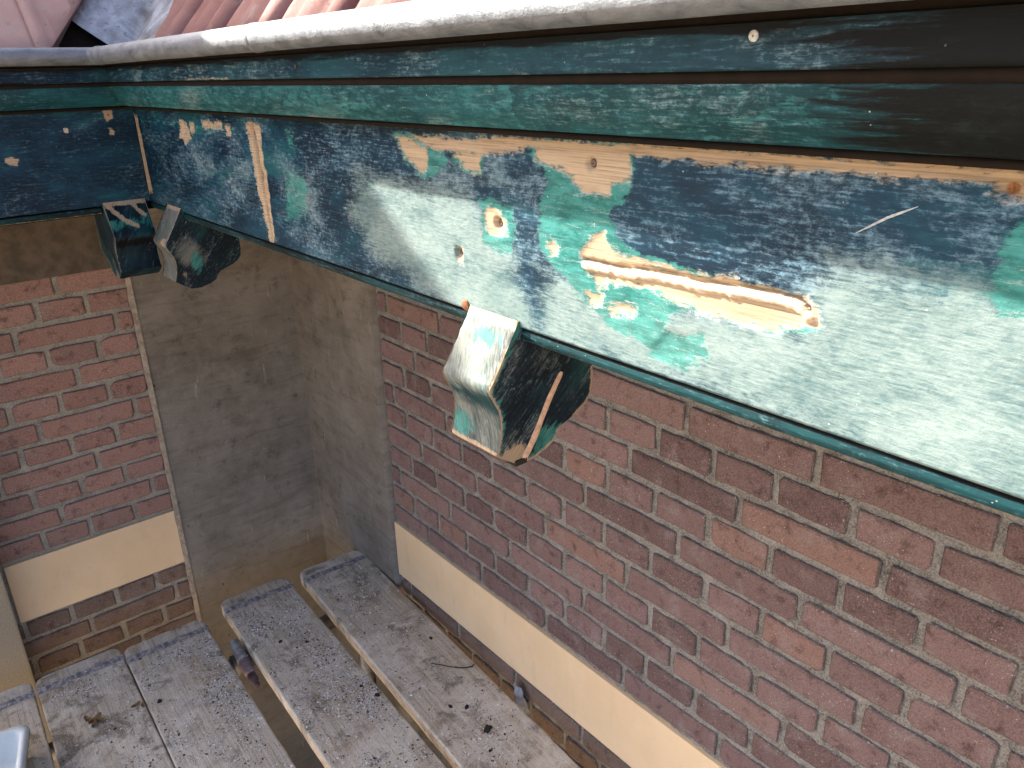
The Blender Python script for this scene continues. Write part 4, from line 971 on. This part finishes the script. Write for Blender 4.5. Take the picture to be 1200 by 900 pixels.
# small bits lying on the deck
tw = MB(); tw.tube([(0.866, 1.451, PZ+.0015), (0.880, 1.430, PZ+.004), (0.893, 1.411, PZ+.003), (0.912, 1.390, PZ+.0015), (0.928, 1.376, PZ+.002), (0.940, 1.366, PZ+.006), (0.950, 1.372, PZ+.004)], [0.0008, 0.0014, 0.0013, 0.0016, 0.0014, 0.0022, 0.001], 6)
tag(tw.build('twig', TWIG, origin=(0.9, 1.41, PZ), smooth=True), 'thin dark bent twig lying on the plank along the wall', 'twig')
def clump(c, s, label, mat, name, cat, group=None, flat=0.5):
    bm = bmesh.new(); bmesh.ops.create_icosphere(bm, subdivisions=3, radius=1)
    for v in bm.verts:
        f = 1+0.55*mnoise.noise(v.co*1.7+Vector(c)*9)+0.25*mnoise.noise(v.co*4.5)
        v.co = Vector((v.co.x*s*f*1.2, v.co.y*s*f*0.8, max(v.co.z*s*f*flat, -s*flat*0.35)+s*flat*0.35))
    me = bpy.data.meshes.new(name); bm.to_mesh(me); bm.free(); me.materials.append(mat)
    o = bpy.data.objects.new(name, me); COL.objects.link(o); o.location = (c[0], c[1], PZ+H); o.rotation_euler.z = random.uniform(0, 3)
    return tag(o, label, cat, group)
for c, s in (((0.847, 1.265), 0.006), ((0.818, 1.293), 0.005), ((0.843, 1.175), 0.010), ((0.809, 1.121), 0.004), ((0.923, 1.536), 0.005)):
    clump((*c, PZ), s, 'small dark crumb of dirt lying on the plank along the wall', DIRT, 'dirt_crumb', 'dirt', 'dirt crumbs on the planks')
for c, s in (((0.70, 1.445), 0.006), ((0.685, 1.50), 0.0045), ((0.60, 1.80), 0.005), ((0.655, 1.75), 0.0045)):
    clump((*c, PZ), s, 'small dark crumb of dirt lying on the gritty middle plank', DIRT, 'dirt_crumb', 'dirt', 'dirt crumbs on the planks')
clump((0.272, 1.79, PZ), 0.006, 'single black crumb beside the seam of the two close planks', DIRT, 'dirt_crumb', 'dirt')
def leaf(c, s, rot, label, mat):
    mb = MB(); V = []; n_ = 8
    for i in range(n_+1):
        u = -1+2*i/n_; w = 0.45*math.sqrt(max(0, 1-u*u))*(1+0.3*mnoise.noise((u*3, c[0]*30, 2)))
        for j in (-1, 0, 1):
            V.append((u*s, j*w*s, s*(0.05+0.30*abs(j)*(1+u*.4)+0.25*u*u)))
    cr, sr = math.cos(rot), math.sin(rot)
    V = [(c[0]+x*cr-y*sr, c[1]+x*sr+y*cr, PZ+0.0004+z) for x, y, z in V]
    mb.add(V, [(3*i+j, 3*i+j+1, 3*i+j+4, 3*i+j+3) for i in range(n_) for j in (0, 1)])
    return tag(mb.build('dry_leaf', mat, origin=(c[0], c[1], PZ), smooth=True), label, 'leaf', 'dry leaf scraps on the planks')
for c, s, r in (((0.131, 1.826), 0.018, 0.4), ((0.118, 1.838), 0.014, 1.9), ((0.142, 1.815), 0.013, 2.6), ((0.125, 1.812), 0.010, 1.0)):
    leaf(c, s, r, 'curled brown dry leaf in the clump on the plank below the short wall', LEAF)
for c, s, r in (((0.222, 1.812), 0.012, 0.2), ((0.236, 1.800), 0.010, 1.4)):
    leaf(c, s, r, 'curled brown dry leaf at the seam of the two close planks', LEAF)

# scaffold frame under the deck
TZ = PZ-PTH-0.0243
for y, lab in ((1.86, 'galvanised scaffold tube crossing under the planks by the purple pipe fitting'), (-0.6, 'galvanised scaffold tube crossing under the planks behind the viewer')):
    mb = MB(); mb.tube([(-0.35, y, TZ), (0.93, y, TZ)], 0.0242, 20); tag(mb.build('scaffold_tube', STEEL, origin=(0.3, y, TZ), smooth=True), lab, 'scaffold tube', 'tubes of the scaffold')
    for x in (-0.30, 0.90):
        mb = MB(); mb.tube([(x, y+0.0485, -H), (x, y+0.0485, TZ+0.03 if x > 0 else TZ+0.03)], 0.0242, 20)
        tag(mb.build('scaffold_post', STEEL, origin=(x, y+0.0485, -H), smooth=True), ('galvanised scaffold post standing under the planks below the beige stone pier', 'galvanised scaffold post standing under the planks beside the cement corner', 'galvanised scaffold post at the rear open-side end of the deck', 'galvanised scaffold post at the rear wall-side end of the deck')[(x > 0)+2*(y < 0)], 'scaffold post', 'posts of the scaffold')
cp = thing('scaffold_coupler', 'dark steel coupler clamped on the tube in the gap between planks', 'coupler', (0.500, 1.86, TZ-0.03))
mb = MB(); mb.tube([(0.480, 1.86, TZ), (0.524, 1.86, TZ)], 0.0300, 20); mb.build('clamp_ring', COUPLER, cp, smooth=True)
mb = MB(); mb.tube([(0.502, 1.845, TZ+0.012), (0.501, 1.80, TZ+0.006)], 0.009, 12); mb.tube([(0.502, 1.815, TZ+.009), (0.501, 1.798, TZ+.006)], 0.014, 6); mb.build('bolt', COUPLER, cp, smooth=False)
# stubby pipe fitting lying in the gap
pf_ = thing('pipe_fitting', 'stubby pale grey and purple pipe fitting lying in the gap between planks', 'pipe', (0.5035, 1.81, PZ-0.06))
A0 = Vector((0.5055, 1.905, PZ-0.016)); A1 = Vector((0.499, 1.735, PZ-0.052)); ax_ = lambda t: tuple(A0+(A1-A0)*t)
for nm, prof_, mt in (('sleeve', [(0.0, 0.0115), (0.02, 0.0145), (0.20, 0.0150), (0.36, 0.0150), (0.38, 0.0165), (0.43, 0.0165), (0.44, 0.013)], simple('pale_grey_metal', (0.36, 0.36, 0.34), 0.6, 0.2, scale=70)),
                      ('body', [(0.435, 0.0145), (0.45, 0.0155), (0.60, 0.0150), (0.64, 0.0160), (0.70, 0.0150), (0.74, 0.0125)], simple('purple_grey_plastic', (0.25, 0.19, 0.20), 0.7, scale=60)),
                      ('tip', [(0.735, 0.0115), (0.80, 0.0110), (0.82, 0.0130), (0.88, 0.0120), (0.89, 0.0090), (0.98, 0.0085), (1.0, 0.006)], simple('dark_purple_plastic', (0.11, 0.075, 0.085), 0.6, scale=60))):
    mb = MB(); mb.tube([ax_(t) for t, _ in prof_], [r_ for _, r_ in prof_], 20); mb.build(nm, mt, pf_, smooth=True)
# yellow timber seen through the narrow gap
mb = MB(); mb.box((0.735, 0.2, PZ-PTH-0.030), (0.800, 1.42, PZ-PTH-0.004))
yt = mb.build('timber_batten', YELLOW, origin=(0.767, 0.8, PZ-PTH-0.03), bevel=0.002); yt.rotation_euler.z = -math.radians(2.5)
tag(yt, 'yellow timber batten showing through the narrow gap beside the wall plank', 'batten')
# crumpled scrap wedged against the wall
mb = MB(); V = []; n_ = 14
for i in range(n_+1):
    for j in range(n_+1):
        u = i/n_; v = j/n_
        a = 1.22+0.055*(u-0.5)*(1.1-0.6*v); z = PZ-0.055+0.075*v
        x = 0.985-0.022*math.sin(u*math.pi)*(1-0.6*v)+0.006*mnoise.noise((u*5, v*5, 3))
        V.append((x, a+0.012*v, z-0.02*abs(u-0.6)*v))
mb.add(V, [(i*(n_+1)+j, i*(n_+1)+j+1, (i+1)*(n_+1)+j+1, (i+1)*(n_+1)+j) for i in range(n_) for j in range(n_)])
tag(mb.build('plastic_scrap', GREYRAG, origin=(0.985, 1.22, PZ-0.05), smooth=True), 'crumpled grey plastic scrap wedged between the plank and the cream band wall', 'scrap')

# white plastic paint tray on the far-left plank
tr = thing('paint_tray', 'white plastic paint tray standing on the plank before the stone pier', 'tray', (-0.142, 1.79, PZ))
tr.rotation_euler.z = math.radians(-14)
def ring(x0, x1, y0, y1, z, r=0.02, n_=5):
    out = []
    for cx, cy, a0 in ((x1-r, y1-r, 0), (x0+r, y1-r, 90), (x0+r, y0+r, 180), (x1-r, y0+r, 270)):
        for k in range(n_): t = math.radians(a0+90*k/(n_-1)); out.append((cx+r*math.cos(t), cy+r*math.sin(t), z))
    return out
rings = [ring(-0.10, 0.10, -0.13, 0.06, 0.0), ring(-0.115, 0.115, -0.15, 0.078, 0.060), ring(-0.128, 0.128, -0.165, 0.090, 0.062), ring(-0.130, 0.130, -0.167, 0.092, 0.052),
         ring(-0.128, 0.128, -0.165, 0.090, 0.0645), ring(-0.112, 0.112, -0.147, 0.075, 0.0625), ring(-0.097, 0.097, -0.127, 0.057, 0.003)]
V = [p for r_ in rings for p in r_]; n_ = len(rings[0])
Fs = [(q*n_+i, q*n_+(i+1) % n_, (q+1)*n_+(i+1) % n_, (q+1)*n_+i) for q in range(len(rings)-1) for i in range(n_)]+[tuple(reversed(range(n_))), tuple((len(rings)-1)*n_+i for i in range(n_))]
me = bpy.data.meshes.new('basin'); me.from_pydata(V, [], Fs); me.materials.append(WHITEPL); me.polygons.foreach_set('use_smooth', [True]*len(me.polygons))
o = bpy.data.objects.new('basin', me); COL.objects.link(o); o.parent = tr
mb = MB()
for k in range(5): mb.box((-0.08, -0.11+0.02*k, 0.004), (0.08, -0.104+0.02*k, 0.010))
me = bpy.data.meshes.new('rib'); me.from_pydata(mb.v, [], mb.f); me.materials.append(WHITEPL)
o = bpy.data.objects.new('rib_panel', me); COL.objects.link(o); o.parent = tr
